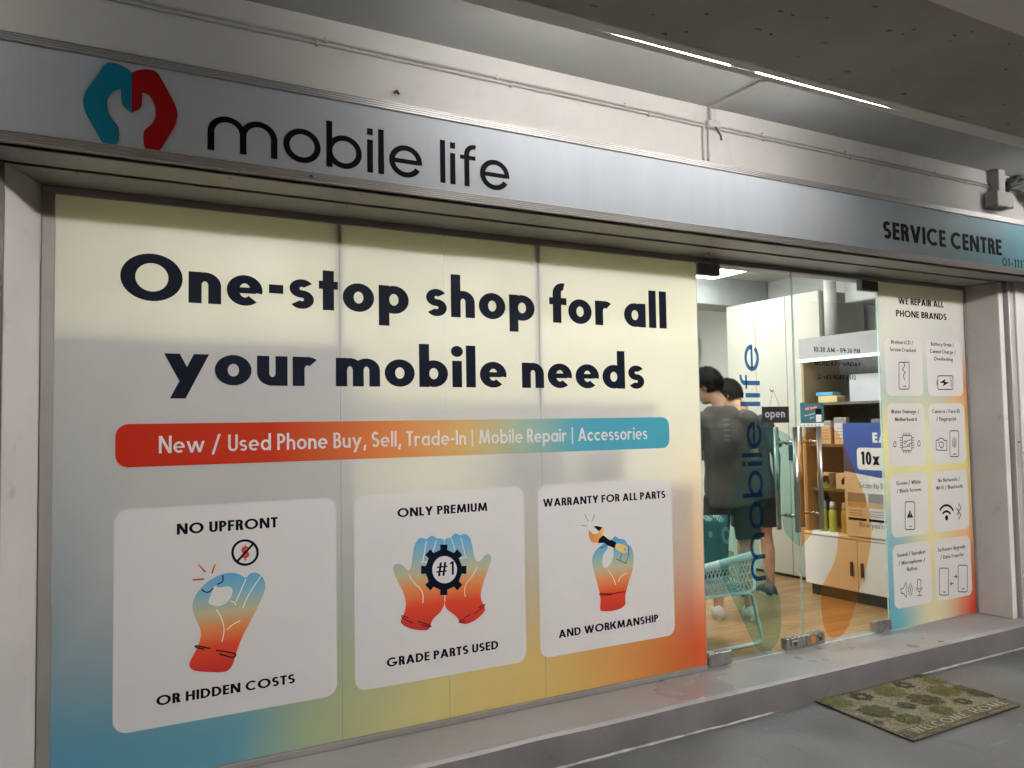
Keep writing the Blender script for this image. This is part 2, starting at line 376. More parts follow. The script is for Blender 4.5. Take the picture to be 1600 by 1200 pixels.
def glyph(ch, w, xh, asc, logo=False):
    """primitives and advance for one character; capital height is 1"""
    h = w*.86; r = xh/2; rx = r*(1.0 if logo else .98); d = -.30; nw = xh*(.93 if logo else .80)+w*.15; sb = .035+.05*(.25-w)
    R, D = rc, dg; p = []; W = 0
    o = lambda x=0: ring(x+rx, r, rx, r, w, 0, 360, h if not logo else w)
    def arch(x, full=True):
        q = nw/2; return [ring(x+q, xh-q, q, q, w, 0, 180, h if not logo else w), R(x+nw-w, 0, x+nw, xh-q)]
    if ch == ' ': return [], .30
    if ch == 'a': p = [o(), R(2*rx-w, 0, 2*rx, xh)]; W = 2*rx
    elif ch == 'b': p = [R(0, 0, w, asc), o()]; W = 2*rx
    elif ch == 'c': p = [ring(rx, r, rx, r, w, 42, 318, h)]; W = 1.75*rx
    elif ch == 'd': p = [o(), R(2*rx-w, 0, 2*rx, asc)]; W = 2*rx
    elif ch == 'e':
        b = h*.66 if not logo else w*.85
        p = [ring(rx, r, rx, r, w, math.degrees(math.asin(-b/2/r)), 312 if not logo else 330, h*.92 if not logo else w), R(w*.6, r-b/2, 2*rx-w*.55, r+b/2)]; W = 2*rx
    elif ch == 'f':
        q = .20+w*.35; p = [R(.10, 0, .10+w, asc-q), ring(.10+q, asc-q, q, q, w, 78, 180, h), R(0, xh-h*.95, .10+w+.15, xh)]; W = .30+w*.55
    elif ch == 'g': p = [o(), R(2*rx-w, d*.4, 2*rx, xh), ring(rx, d*.4+.02, rx, .30, w, 195, 360, h)]; W = 2*rx
    elif ch == 'h': p = [R(0, 0, w, asc)]+arch(0); W = nw
    elif ch == 'i':
        p = [R(0, 0, w, xh)]
        p.append(R(0, asc-w*1.35, w, asc-.02) if logo else disc(w/2, xh+.10+w*.62, w*.62)); W = w
    elif ch == 'k': p = [R(0, 0, w, asc), D(w*.6, r*.8, xh*.62, xh, w*1.2), D(xh*.66, 0, w*.9, r*1.2, w*1.2)]; W = xh*.70+w
    elif ch == 'l': p = [R(0, 0, w, asc)]; W = w
    elif ch == 'm':
        p = [R(0, 0, w, xh if not logo else xh-nw/2)]+arch(0)+arch(nw-w); W = 2*nw-w
    elif ch == 'n': p = [R(0, 0, w, xh)]+arch(0); W = nw
    elif ch == 'o': p = [o()]; W = 2*rx
    elif ch == 'p': p = [R(0, d, w, xh), o()]; W = 2*rx
    elif ch == 'q': p = [R(2*rx-w, d, 2*rx, xh), o()]; W = 2*rx
    elif ch == 'r': p = [R(0, 0, w, xh), ring(nw*.5, xh-nw*.5, nw*.5, nw*.5, w, 50, 180, h)]; W = nw*.80
    elif ch == 's': W = xh*.66+w*.15; p = ess(w*.86, W, xh)
    elif ch == 't': p = [R(.08, 0, .08+w, .94), R(0, xh-h*.95, .16+w, xh)]; W = .16+w
    elif ch == 'u': q = nw/2; p = [ring(q, q, q, q, w, 180, 360, h), R(0, q, w, xh), R(nw-w, 0, nw, xh)]; W = nw
    elif ch == 'v': W = xh*.74+w; p = [D(W/2-w*.6, 0, 0, xh, w*1.1), D(W/2-w*.5, 0, W-w*1.1, xh, w*1.1)]
    elif ch == 'w':
        q = xh*.62+w*.3; W = 2*q+w*1.0
        p = [D(q*.5, 0, 0, xh, w), D(q*.5, 0, q, xh, w), D(q*1.5, 0, q, xh, w), D(q*1.5, 0, q*2, xh, w)]
    elif ch == 'x': W = xh*.7+w; p = [D(0, 0, W-w*1.2, xh, w*1.2), D(W-w*1.2, 0, 0, xh, w*1.2)]
    elif ch == 'y': W = xh*.80+w; p = [D(W*.16-w*.1, d, W-w*1.15, xh, w*1.15), D(W*.46-w*.45, .10, 0, xh, w*1.15)]
    elif ch == 'A': W = .62+w; p = [D(0, 0, W/2-w*.55, 1, w*1.1), D(W-w*1.1, 0, W/2-w*.55, 1, w*1.1), R(W*.25, .20, W*.75, .20+h)]
    elif ch == 'B': W = .42+w*.7; k = W*.5; p = [R(0, 0, w, 1), R(w*.5, 0, W-.26, h), R(w*.5, .52-h/2, W-.26, .52+h/2), R(w*.5, 1-h, W-.28, 1), ring(W-.27, .26+h*.25, .27, .26+h*.25, w, -90, 90, h), ring(W-.29, .76-h*.12, .25, .24+h*.12, w, -90, 90, h)]
    elif ch == 'C': p = [ring(.5, .5, .5, .51, w, 48, 312, h)]; W = .86
    elif ch == 'D': p = [R(0, 0, w, 1), R(w*.5, 0, .30, h), R(w*.5, 1-h, .30, 1), ring(.28, .5, .46, .5, w, -90, 90, h)]; W = .74
    elif ch == 'E': W = .34+w*.7; p = [R(0, 0, w, 1), R(w, 0, W, h), R(w, .52-h/2, W*.96, .52+h/2), R(w, 1-h, W, 1)]
    elif ch == 'F': W = .34+w*.7; p = [R(0, 0, w, 1), R(w, .50-h/2, W*.94, .50+h/2), R(w, 1-h, W, 1)]
    elif ch == 'G': p = [ring(.51, .5, .51, .51, w, 48, 352, h), R(.52, .5-h, 1.02-w*.2, .5)]; W = 1.02
    elif ch == 'H': W = .56+w*.6; p = [R(0, 0, w, 1), R(W-w, 0, W, 1), R(w, .52-h/2, W-w, .52+h/2)]
    elif ch == 'I': p = [R(0, 0, w, 1)]; W = w
    elif ch == 'K': p = [R(0, 0, w, 1), D(w*.6, .38, .48, 1, w*1.25), D(.50, 0, w*1.0, .58, w*1.25)]; W = .52+w*1.2
    elif ch == 'L': W = .30+w*.7; p = [R(0, 0, w, 1), R(w, 0, W, h)]
    elif ch == 'M': W = .80+w*.8; p = [D(0, 0, .10, 1, w), D(W-w, 0, W-w-.10, 1, w), D(W/2-w*.5, .06, .10, 1, w*.95), D(W/2-w*.45, .06, W-w-.10, 1, w*.95)]
    elif ch == 'N': W = .60+w*.8; p = [R(0, 0, w, 1), R(W-w, 0, W, 1), D(W-w*1.15, 0, 0, 1, w*1.15)]
    elif ch == 'O': p = [ring(.53, .5, .53, .51, w*1.06, 0, 360, h*1.02)]; W = 1.06
    elif ch == 'P': W = .40+w*.7; p = [R(0, 0, w, 1), R(w*.5, .40, W-.26, .40+h), R(w*.5, 1-h, W-.26, 1), ring(W-.30, .70, .30, .30, w, -90, 90, h)]
    elif ch == 'R': W = .42+w*.7; p = [R(0, 0, w, 1), R(w*.5, .42, W-.26, .42+h), R(w*.5, 1-h, W-.26, 1), ring(W-.31, .71, .29, .29, w, -90, 90, h), D(W-w*1.1, 0, w*1.1, .50, w*1.2)]
    elif ch == 'S': W = .48+w*.4; p = ess(w, W, 1)
    elif ch == 'T': W = .44+w*.5; p = [R(W/2-w/2, 0, W/2+w/2, 1-h), R(0, 1-h, W, 1)]
    elif ch == 'U': W = .50+w*.6; q = W/2; p = [ring(q, q*.95, q, q*.95, w, 180, 360, h), R(0, q*.95, w, 1), R(W-w, q*.95, W, 1)]
    elif ch == 'V': W = .58+w; p = [D(W/2-w*.55, 0, 0, 1, w*1.1), D(W/2-w*.55, 0, W-w*1.1, 1, w*1.1)]
    elif ch == 'W':
        q = .44+w*.2; W = 2*q+w; p = [D(q*.5, 0, 0, 1, w), D(q*.5, 0, q, 1, w), D(q*1.5, 0, q, 1, w), D(q*1.5, 0, 2*q, 1, w)]
    elif ch == 'Y': W = .54+w; p = [R(W/2-w/2, 0, W/2+w/2, .45), D(W/2-w*.58, .40, 0, 1, w*1.15), D(W/2-w*.58, .40, W-w*1.15, 1, w*1.15)]
    elif ch == '0': p = [ring(.29, .5, .29, .51, w, 0, 360, h)]; W = .58
    elif ch == '1': p = [R(.14, 0, .14+w, 1), D(0, .80, .12, 1, w)]; W = .16+w
    elif ch == '3': p = [ring(.25, .74, .24, .26, w, -90, 160, h), ring(.25, .27, .27, .28, w, -160, 90, h)]; W = .53
    elif ch == '4': p = [R(.36, 0, .36+w, 1), D(0, .22, .34, 1, w*1.05), R(.02, .22, .56, .22+h)]; W = .58
    elif ch == '5': p = [ring(.24, .32, .29, .33, w, -150, 120, h), R(.08, .55, .08+w, 1), R(.08, 1-h, .48, 1)]; W = .54
    elif ch == '6': p = [ring(.28, .30, .28, .31, w, 0, 360, h), D(.02, .36, .28, 1, w*1.1)]; W = .56
    elif ch == '7': p = [R(0, 1-h, .52, 1), D(.10, 0, .52-w*1.2, 1-h*.3, w*1.15)]; W = .52
    elif ch == '9': p = [ring(.28, .69, .28, .31, w, 0, 360, h), D(.20, 0, .46, .62, w*1.1)]; W = .56
    elif ch == '-': p = [R(.02, .32, .30, .32+h)]; W = .32
    elif ch == '\u2013': p = [R(0, .33, .46, .33+h*.9)]; W = .46
    elif ch == '/': p = [D(0, -.16, .40, 1.05, w*.95)]; W = .44+w
    elif ch == '|': p = [R(.05, -.18, .05+w*.8, 1.05)]; W = .10+w
    elif ch == ',': p = [D(0, -.2, .07, .16, w)]; W = w+.05
    elif ch == '.': p = [disc(w*.6, w*.6, w*.62)]; W = w*1.2
    elif ch == "'": p = [R(0, .72, w*.9, 1.0)]; W = w
    elif ch == ':': p = [disc(w*.6, w*.6, w*.62), disc(w*.6, .55, w*.62)]; W = w*1.2
    elif ch == '+': p = [R(0, .40-h/2, .48, .40+h/2), R(.24-w/2, .16, .24+w/2, .64)]; W = .48
    elif ch == '#': p = [D(.10, 0, .22, 1, w), D(.36, 0, .48, 1, w), R(0, .28, .62, .28+h), R(.05, .62, .67, .62+h)]; W = .68
    return p, W+2*sb+.03

def text_prims(s, w, xh=.66, asc=1.04, logo=False, track=0.0):
    out = []; x = 0; last = 0
    for ch in s:
        p, adv = glyph(ch, w, xh, asc, logo)
        for k, (v, f) in enumerate(p): out.append(([(a+x, b) for a, b in v], f, k))
        if p: last = max(a for v, f in p for a, b in v)+x
        x += adv+track
    return out, last
def lettering(name, s, O, U, V, mat, w=.2, parent=None, width=None, lift=.0012, **kw):
    """text along U from O; V is the capital height vector; width stretches it to a measured length"""
    prims, nat = text_prims(s, w, **kw); O = Vector(O); U = Vector(U).normalized(); V = Vector(V); nrm = U.cross(V).normalized()
    sc = (width/nat) if width else V.length
    mb = MB()
    for v, f, k in prims:
        mb.add([O + U*(a*sc) + V*b + nrm*(lift+k*.00018) for a, b in v], f)
    return mb.build(name, mat, parent)
def px_text(name, s, p0, p1, cap, mat, w, parent, Y, lift=.0012, **kw):
    """line of text on the plane y=Y between two baseline pixels, capital height given by a pixel above p0"""
    a, b, c = at(*p0, 1, Y), at(*p1, 1, Y), at(*cap, 1, Y); z = (a.z+b.z)/2 if kw.pop('level', True) else a.z
    return lettering(name, s, (a.x, Y, z), (1, 0, 0), (0, 0, c.z-a.z), mat, w, parent, width=b.x-a.x, lift=lift, **kw)

def stroke2(pts, w, closed=False):
    """mitred ribbon in the plane"""
    P = [Vector(p) for p in pts]; n = len(P); v = []; f = []
    for i in range(n):
        a = P[(i-1) % n] if closed or i else P[i]; b = P[(i+1) % n] if closed or i < n-1 else P[i]
        d1 = (P[i]-a); d2 = (b-P[i])
        d1 = d1.normalized() if d1.length > 1e-9 else d2.normalized(); d2 = d2.normalized() if d2.length > 1e-9 else d1
        t = (d1+d2); t = t.normalized() if t.length > 1e-6 else d1
        nn = Vector((-t.y, t.x)); k = w/2/max(.45, abs(nn.dot(Vector((-d1.y, d1.x)))))
        v += [tuple(P[i]+nn*k), tuple(P[i]-nn*k)]
    for i in range(n if closed else n-1):
        j = (i+1) % n; f.append((2*i, 2*i+1, 2*j+1, 2*j))
    return v, f
def chaikin(p, it=1, closed=True, keep=()):
    for _ in range(it):
        q = []; n = len(p); kk = set()
        for i in range(n if closed else n-1):
            a, b = p[i], p[(i+1) % n]
            if a in keep: q.append(a)
            elif not (not closed and i == 0): q.append((a[0]*.75+b[0]*.25, a[1]*.75+b[1]*.25))
            else: q.append(a)
            if b not in keep and not (not closed and i == n-2): q.append((a[0]*.25+b[0]*.75, a[1]*.25+b[1]*.75))
        if not closed: q.append(p[-1])
        p = q
    return p

class Art:
    """flat print on the plane y=Y, drawn in the coordinates of one enlarged crop of the photograph"""
    def __init__(s, ox, oy, k, Y): s.o = (ox, oy, k, Y)
    def p(s, q):
        ox, oy, k, Y = s.o; w = at(ox+q[0]/k, oy+q[1]/k, 1, Y); return (w.x, w.z)
    def fill(s, name, pts, mat, parent, lift, it=1, keep=()):
        pts = chaikin(pts, it, True, keep) if it else pts; Y = s.o[3]
        q = [s.p(a) for a in pts]; ar = sum(q[i][0]*q[(i+1) % len(q)][1]-q[(i+1) % len(q)][0]*q[i][1] for i in range(len(q)))
        if ar < 0: q = q[::-1]
        return mesh_obj(name, [(x, Y-lift, z) for x, z in q], [tuple(range(len(q)))], mat, parent)
    def lines(s, name, polys, w, mat, parent, lift, it=2):
        mb = MB(); Y = s.o[3]
        for i, pl in enumerate(polys):
            closed = pl[0] == pl[-1] and len(pl) > 2
            q = pl[:-1] if closed else pl
            if it and len(q) > 2: q = chaikin(q, it, closed)
            v, f = stroke2([s.p(a) for a in q], w, closed)
            mb.add([(x, Y-lift-.0001*(i % 5), z) for x, z in v], [t[::-1] for t in f])
        return mb.build(name, mat, parent)

def rrect(x0, z0, x1, z1, r, n=6):
    out = []
    for cx, cz, a in ((x1-r, z0+r, -90), (x1-r, z1-r, 0), (x0+r, z1-r, 90), (x0+r, z0+r, 180)):
        for i in range(n+1):
            t = math.radians(a+90*i/n); out.append((cx+r*math.cos(t), cz+r*math.sin(t)))
    return out
def sheet(name, outline, Y, mat, parent):
    return mesh_obj(name, [(x, Y, z) for x, z in outline], [tuple(range(len(outline)))], mat, parent)

GZ, LZ = .02, .17                 # walkway level, ledge level
rnd = random.Random(7)
# ------------------------------------------------------------------ setting
def grid_sheet(name, x0, x1, y0, y1, z, mat):
    return structure(mesh_obj(name, [(x0, y0, z), (x1, y0, z), (x1, y1, z), (x0, y1, z)], [(0, 1, 2, 3)], mat))
grid_sheet('ground', -120, 120, -160, -.30, GZ, M['floor'])
# ledge in front of the shop: slightly uneven nose
nb = 64; xs = [-9+ (18.5)*i/nb for i in range(nb+1)]
lv, lf = [], []
for x in xs:
    e = .006*mnoise.noise(Vector((x*1.7, 0, 3))) ; h = .004*mnoise.noise(Vector((x*2.3, 5, 1)))
    lv += [(x, .10, LZ), (x, -.34, LZ+h*.3), (x, -.362+e, LZ+h-.002), (x, -.378+e, LZ+h-.014)]
for i in range(nb):
    for k in range(3): lf.append((i*4+k, i*4+k+1, i*4+k+5, i*4+k+4))
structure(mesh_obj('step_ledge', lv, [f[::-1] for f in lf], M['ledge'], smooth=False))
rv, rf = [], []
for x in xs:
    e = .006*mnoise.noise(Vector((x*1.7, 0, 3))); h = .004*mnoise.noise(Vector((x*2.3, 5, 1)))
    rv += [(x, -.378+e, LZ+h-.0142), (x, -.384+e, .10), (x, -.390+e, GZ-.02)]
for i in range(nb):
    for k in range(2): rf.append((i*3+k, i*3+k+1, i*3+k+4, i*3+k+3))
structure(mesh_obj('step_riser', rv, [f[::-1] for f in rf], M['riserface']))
# pale cement smear where riser and walkway meet
gm = MB(); x = 1.55
while x < 8.5:
    ln = rnd.uniform(.10, .45)
    if not (3.72 < x+ln and x < 4.72) and rnd.random() < .9:
        n = max(3, int(ln/.04)); top = []; bot = []
        for i in range(n+1):
            xx = x+ln*i/n; w = (.006+.013*abs(mnoise.noise(Vector((xx*9, 1, 1)))))*(math.sin(math.pi*i/n)**.4 if 0 < i < n else .1)
            c = -.402+.008*mnoise.noise(Vector((xx*5, 2, 2))); top.append((xx, c+w/2)); bot.append((xx, c-w/2))
        v = [(a, b, GZ+.010) for a, b in top]+[(a, b-.004, GZ+.003) for a, b in bot]
        gm.add(v, [(i, i+n+1, i+n+2, i+1) for i in range(n)])
    x += ln*rnd.uniform(.75, 1.05)
o = gm.build('cement_smear', M['grout']); o['kind'] = 'stuff'; tag(o, 'broken pale cement line at the foot of the step', 'cement')
# paint chips on the nose of the ledge
gm = MB()
for k in range(60):
    x = rnd.uniform(.6, 6.8); s = rnd.uniform(.003, .018); gm.add([(x, -.366, LZ+.004), (x+s, -.372, LZ+.003), (x+s*1.8, -.362, LZ+.004), (x+s*.7, -.356, LZ+.0045)], [(0, 1, 2, 3)])
o = gm.build('paint_chips', M['grout']); o['kind'] = 'stuff'; tag(o, 'small white paint chips along the step edge', 'paint chips')

gm = MB()
for k in range(420):
    x = rnd.uniform(1.2, 7.0); y = rnd.uniform(-2.6, -.40) if rnd.random() < .6 else -.40-abs(rnd.gauss(0, .05)); s = rnd.uniform(.0015, .005); a = rnd.uniform(0, 6)
    c_, s_ = math.cos(a)*s, math.sin(a)*s
    gm.add([(x-c_, y-s_, GZ+.0006), (x+s_, y-c_, GZ+.0006), (x+c_*1.4, y+s_*1.4, GZ+.0006), (x, y, GZ+s*.9)], [(0, 1, 3), (1, 2, 3), (2, 0, 3)])
o = gm.build('grit', M['grout']); o['kind'] = 'stuff'; tag(o, 'fine grit and crumbs scattered over the grey walkway', 'grit')

# wall over the sign, ceilings, step between them, deep beam
WY, CZ, HZ = -.27, 3.372, 3.45
BZ, BY0, BY1 = 3.10, -2.20, -1.24          # deep beam in front of the sign
structure(box('upper_wall', (-9, WY, 2.60), (9.5, .3, CZ), M['wall']))
structure(mesh_obj('inner_ceiling', [(-9, BY1+.01, CZ), (9.5, BY1+.01, CZ), (9.5, WY+.05, CZ), (-9, WY+.05, CZ)], [(0, 3, 2, 1)], M['drop']))
bv = []; nn = 150
for i in range(nn+1):
    x = -9+18.5*i/nn; j = .004*mnoise.noise(Vector((x*3, 7, 0)))+.003*mnoise.noise(Vector((x*9, 2, 0)))
    bv += [(x, BY0, HZ), (x, BY0-.002, BZ+.006), (x, BY0+.006, BZ), (x, BY1-.012+j*.5, BZ), (x, BY1+j*.4, BZ+.0003), (x, BY1+j*.4, CZ+.01)]
structure(mesh_obj('ceiling_beam', bv, [(i*6+k, i*6+k+6, i*6+k+7, i*6+k+1) for i in range(nn) for k in range(5)], M['ceil']))
structure(box('outer_beam', (-9, -2.50, 2.90), (9.5, -2.15, HZ+.005), M['beam'], bev=.006))
structure(mesh_obj('ceiling', [(-9, -10, HZ), (9.5, -10, HZ), (9.5, BY0, HZ), (-9, BY0, HZ)], [(0, 3, 2, 1)], M['beam']))
structure(box('ceiling_slab', (-9.2, -10.2, HZ+.02), (9.7, .5, HZ+.25), M['beam']))
# side walls of the row of shops
structure(box('left_wall', (-9, -.30, LZ), (-.19, .3, 2.60), M['jamb']))
structure(box('right_wall', (6.125, -.30, LZ), (9.5, .3, 2.60), M['jamb'], bev=.004))

# ------------------------------------------------------------------ jambs and shutter housing
jb = thing('door_jamb', 'white painted splayed jamb left of the big printed window', 'jamb', (-.06, -.12, LZ))
MB().add([(-.132, -.25, LZ), (-.018, 0, LZ), (-.018, .3, LZ), (-.145, .3, LZ), (-.132, -.25, 2.578), (-.018, 0, 2.578), (-.018, .3, 2.578), (-.145, .3, 2.578)],
         [(0, 1, 5, 4), (1, 2, 6, 5), (2, 3, 7, 6), (3, 0, 4, 7), (4, 5, 6, 7)]).build('jamb_face', M['jamb'], jb)
box('shutter_guide', (-.19, -.29, LZ), (-.133, -.235, 2.57), M['fit_dark'], jb)
jb = thing('door_jamb', 'white painted jamb at right of the narrow printed window', 'jamb', (6.05, -.13, LZ))
box('jamb_face', (5.99, -.255, LZ), (6.045, .3, 2.578), M['jamb'], jb, .004)
box('shutter_slot', (6.0455, -.23, LZ), (6.066, .2, 2.57), M['black'], jb)
box('shutter_guide', (6.0665, -.285, LZ), (6.1245, .2, 2.57), M['alu'], jb, .003)
MB().tube([(6.10, -.292, 1.42), (6.10, -.284, 1.42)], .008, 10).build('rivet', M['fit_dark'], jb)

sh = thing('shutter_housing', 'grey metal roller shutter box underside with a black slot below the sign', 'shutter box', (3, -.2, 2.58))
for i, (a, b) in enumerate(((-.9, 2.02), (2.022, 4.62), (4.622, 6.9))):
    box('soffit_panel', (a, -.44, 2.580), (b, -.268, 2.585), M['soffit'], sh, .002)
    box('soffit_panel', (a, -.232, 2.580), (b, -.002, 2.585), M['soffit'], sh, .002)
box('shutter_slot', (-.9, -.267, 2.588), (6.9, -.233, 2.62), M['black'], sh)
for x in (.1, .62, 1.15, 1.9, 2.5, 3.1, 3.6, 4.4, 5.2):
    for y in (-.40, -.21):
        MB().tube([(x, y, 2.5785), (x, y, 2.583)], .005, 8).build('screw', M['fit_dark'], sh)
box('conduit_end', (3.335, -.12, 2.565), (3.352, -.10, 2.582), M['whitemetal'], sh)

# ------------------------------------------------------------------ fascia sign
SY = -.45; SX0, SX1 = -2.6, 7.2
sg = thing('fascia_sign', 'long pale fascia sign board with black lettering above the shopfront', 'sign', (3, SY, 2.6))
box('sign_box', (SX0, SY+.002, 2.606), (SX1, WY+.0, 2.962), M['alu_dark'], sg)
mesh_obj('sign_face', [(SX0, SY-.001, 2.634), (SX1, SY-.001, 2.634), (SX1, SY-.001, 2.944), (SX0, SY-.001, 2.944)], [(0, 1, 2, 3)], M['signface'], sg)
def ribbed(z0, z1, n, y):
    pr = [(y+.02, z0)]
    for i in range(n):
        a = z0+(z1-z0)*i/n; b = z0+(z1-z0)*(i+1)/n; g = (b-a)*.28
        pr += [(y, a+g*.2), (y-.004, a+g), (y-.004, b-g), (y, b-g*.2)]
    return pr+[(y+.02, z1)]
MB().prism(ribbed(2.944, 2.980, 4, SY-.008), SX0, SX1).build('top_trim', M['alu'], sg)
MB().prism(ribbed(2.592, 2.634, 5, SY-.008), SX0, SX1).build('bottom_trim', M['alu'], sg)
def logo_halves(art, names, mats, parent, lift, xf=None):
    teal = [(772,428),(742,402),(700,380),(650,367),(620,374),(598,397),(580,430),(555,465),(520,510),(495,550),(487,590),(490,630),(505,672),(530,715),(560,765),(590,820),(607,845),(630,858),(655,860),(680,850),(694,825),(696,790),(694,752),(680,728),(655,702),(635,665),(626,620),(630,580),(650,545),(680,525),(710,517),(710,570),(713,605),(727,627),(770,661)]
    red = [(772,428),(800,415),(840,408),(882,410),(915,422),(935,447),(950,475),(975,520),(1005,575),(1030,625),(1040,670),(1035,710),(1020,750),(985,805),(955,855),(935,882),(905,896),(873,892),(850,870),(840,840),(838,790),(845,765),(865,748),(890,728),(908,695),(912,655),(905,610),(885,570),(860,550),(832,541),(832,590),(828,628),(810,645),(770,661)]
    keep = {(772,428),(770,661),(710,517),(832,541)}
    for nm, pts, mt in zip(names, (teal, red), mats):
        q = [art.p(a) for a in chaikin(pts, 2, True, keep)]
        if xf: q = [xf(a) for a in q]
        ar = sum(q[i][0]*q[(i+1) % len(q)][1]-q[(i+1) % len(q)][0]*q[i][1] for i in range(len(q)))
        if ar < 0: q = q[::-1]
        yield nm, q, mt
signart = Art(0, 0, 3.75, SY)
for nm, q, mt in logo_halves(signart, ('logo_teal_half', 'logo_red_half'), (M['teal_logo'], M['red_logo']), sg, 0):
    n = len(q); v = [(x, SY-.006, z) for x, z in q]+[(x, SY-.0015, z) for x, z in q]
    mesh_obj(nm, v, [tuple(range(n))]+[(i, i+n, (i+1) % n+n, (i+1) % n) for i in range(n)], mt, sg)
px_text('shop_name_lettering', 'mobile life', (324, 232), (796, 302), (324, 155), M['signblack'], .122, sg, SY, lift=.002, xh=.73, asc=1.0, logo=True)
px_text('service_lettering', 'SERVICE CENTRE', (1380, 373.5), (1565, 398.5), (1380, 346), M['signtext'], .23, sg, SY, lift=.002)
px_text('unit_number_lettering', '01-1117', (1566, 415), (1604, 421), (1566, 402), M['signtext'], .13, sg, SY, lift=.002)
box('screw', (.915, SY-.016, 2.606), (.927, SY-.010, 2.616), M['fit_dark'], sg)

# ------------------------------------------------------------------ big printed window
wx = [.03, 1.183, 2.26, 3.352]
wd = thing('shop_window', 'wide printed shop window with bold navy headline and three white cards', 'window', (1.7, 0, LZ))
box('top_rail', (-.018, -.012, 2.548), (3.352, .045, 2.5795), M['frame'], wd, .002)
box('top_rail', (3.3525, -.010, 2.552), (5.99, .045, 2.5795), M['frame'], wd, .002)
box('left_stile', (-.0175, -.0125, LZ+.001), (.030, .045, 2.5475), M['frame'], wd, .002)
box('bottom_rail', (.0305, -.016, LZ+.001), (3.352, .045, .2005), M['frame'], wd, .003)
for i in range(3): box('pane', (wx[i]+(.012 if i else .002), .002, .203), (wx[i+1]-(.012 if i < 2 else .002), .012, 2.5465), M['glass'], wd)
for i in (1, 2): box('mullion', (wx[i]-.0115, .0006, .203), (wx[i]+.0115, .030, 2.546), M['frame'], wd)
fx = [.030, 1.183, 1.715, 2.26, 3.352]
for i in range(4):
    sheet('printed_sheet', [(fx[i]+.0008, .2008), (fx[i+1]-.0008, .2008), (fx[i+1]-.0008, 2.5475), (fx[i]+.0008, 2.5475)], -.001, M['film'], wd)
def W0(px, py): return at(px, py, 1, 0)
cz0 = (W0(196, 1146).z+W0(805, 1034.5).z+W0(1035, 996).z+W0(505, 1090).z)/4
cz1 = (W0(1030, 745.5).z+W0(200, 798).z)/2
cards = []
for a, b in ((177, 525.5), (553.5, 820), (843, 1052)):
    c = sheet('card', rrect(W0(a, 950).x, cz0, W0(b, 900).x, cz1, .055), -.0022, M['card'], wd); cards.append(c)
bz0 = (W0(215, 730.5).z+W0(1025, 700).z)/2; bz1 = (W0(215, 661).z+W0(1025, 653).z)/2; bx0, bx1 = W0(180, 695).x, W0(1045.5, 677).x
M['bar'] = grad_mat('services_bar', 0, bx0, bx1, BAR, .38, .25)
bar = sheet('services_bar', rrect(bx0, bz0, bx1, bz1, .05), -.0022, M['bar'], wd)
px_text('headline_lettering', 'One-stop shop for all', (187.5, 466), (1041.5, 514.5), (187.5, 392), M['navy'], .235, wd, 0, lift=.0024, xh=.69, asc=1.10)
px_text('headline_lettering', 'your mobile needs', (256, 600.8), (1006.5, 608), (256, 529.5), M['navy'], .235, wd, 0, lift=.0024, xh=.69, asc=1.10)
px_text('bar_lettering', 'New / Used Phone Buy, Sell, Trade-In | Mobile Repair | Accessories', (248, 707), (1011, 687), (248, 680), M['whiteink'], .155, bar, 0, lift=.0032, xh=.66)
for s, a, b, c, k in (('NO UPFRONT', (276.2, 835), (433.6, 824), (276.2, 818), 0), ('OR HIDDEN COSTS', (244, 1102), (460.5, 1067.5), (244, 1086.5), 0),
                   ('ONLY PREMIUM', (620.5, 808), (761, 798.5), (620.5, 794), 1), ('GRADE PARTS USED', (604, 1041), (778, 1014.5), (604, 1027), 1),
                   ('WARRANTY FOR ALL PARTS', (848, 791), (1039, 779), (848, 778.5), 2), ('AND WORKMANSHIP', (872.5, 996), (1028, 972), (872.5, 983.5), 2)):
    px_text('caption_lettering', s, a, b, c, M['blackink'], .215, cards[k], 0, lift=.0034)
def hand_mat(nm, ztop, zbot): return grad_mat(nm, 2, zbot, ztop, [(0, (.50, .035, .03)), (.25, (.62, .06, .025)), (.45, (.66, .24, .08)), (.62, (.46, .44, .28)), (.80, (.22, .42, .50)), (1, (.10, .34, .58))], .1)
LW = .0052
# thumb-and-finger ring
A = Art(160, 740, 2.858, 0); c = cards[0]
hm = hand_mat('printed_hand', A.p((640, 440))[1], A.p((480, 886))[1])
A.fill('hand_print', [(385,850),(398,822),(425,775),(438,735),(440,705),(425,665),(408,630),(400,595),(405,565),(420,535),(440,510),(465,485),(500,462),(540,446),(580,441),(615,450),(640,468),(655,448),(675,440),(695,444),(712,458),(725,480),(728,510),(715,550),(690,600),(660,660),(625,725),(600,790),(585,845),(570,872),(545,887),(480,886),(420,882),(393,872)], hm, c, .0034, 2)
A.fill('hand_gap', [(497,498),(520,510),(545,503),(575,505),(582,525),(575,550),(555,575),(530,590),(505,592),(480,583),(470,575),(485,540)], M['card'], c, .0040, 1)
A.lines('palm_lines', [[(640,470),(596,570)],[(708,455),(650,540),(625,600)],[(572,568),(590,574),(596,588)],[(507,605),(530,640),(543,685),(541,720),(532,750)],[(555,697),(580,672),(615,656)]], LW*.75, M['linewhite'], c, .0046)
A.lines('ink_lines', [[(443,515),(455,528),(475,530),(495,510)],[(535,453),(540,472),(530,487),(512,494)],[(480,780),(415,765),(412,774),(455,783)],[(505,788),(590,800),(597,812),(580,822),(520,803)]], LW, M['navy'], c, .0046)
sp = grad_mat('printed_spark', 2, A.p((0, 474))[1], A.p((0, 403))[1], [(0, (.55, .04, .03)), (.5, (.75, .4, .08)), (1, (.8, .6, .2))])
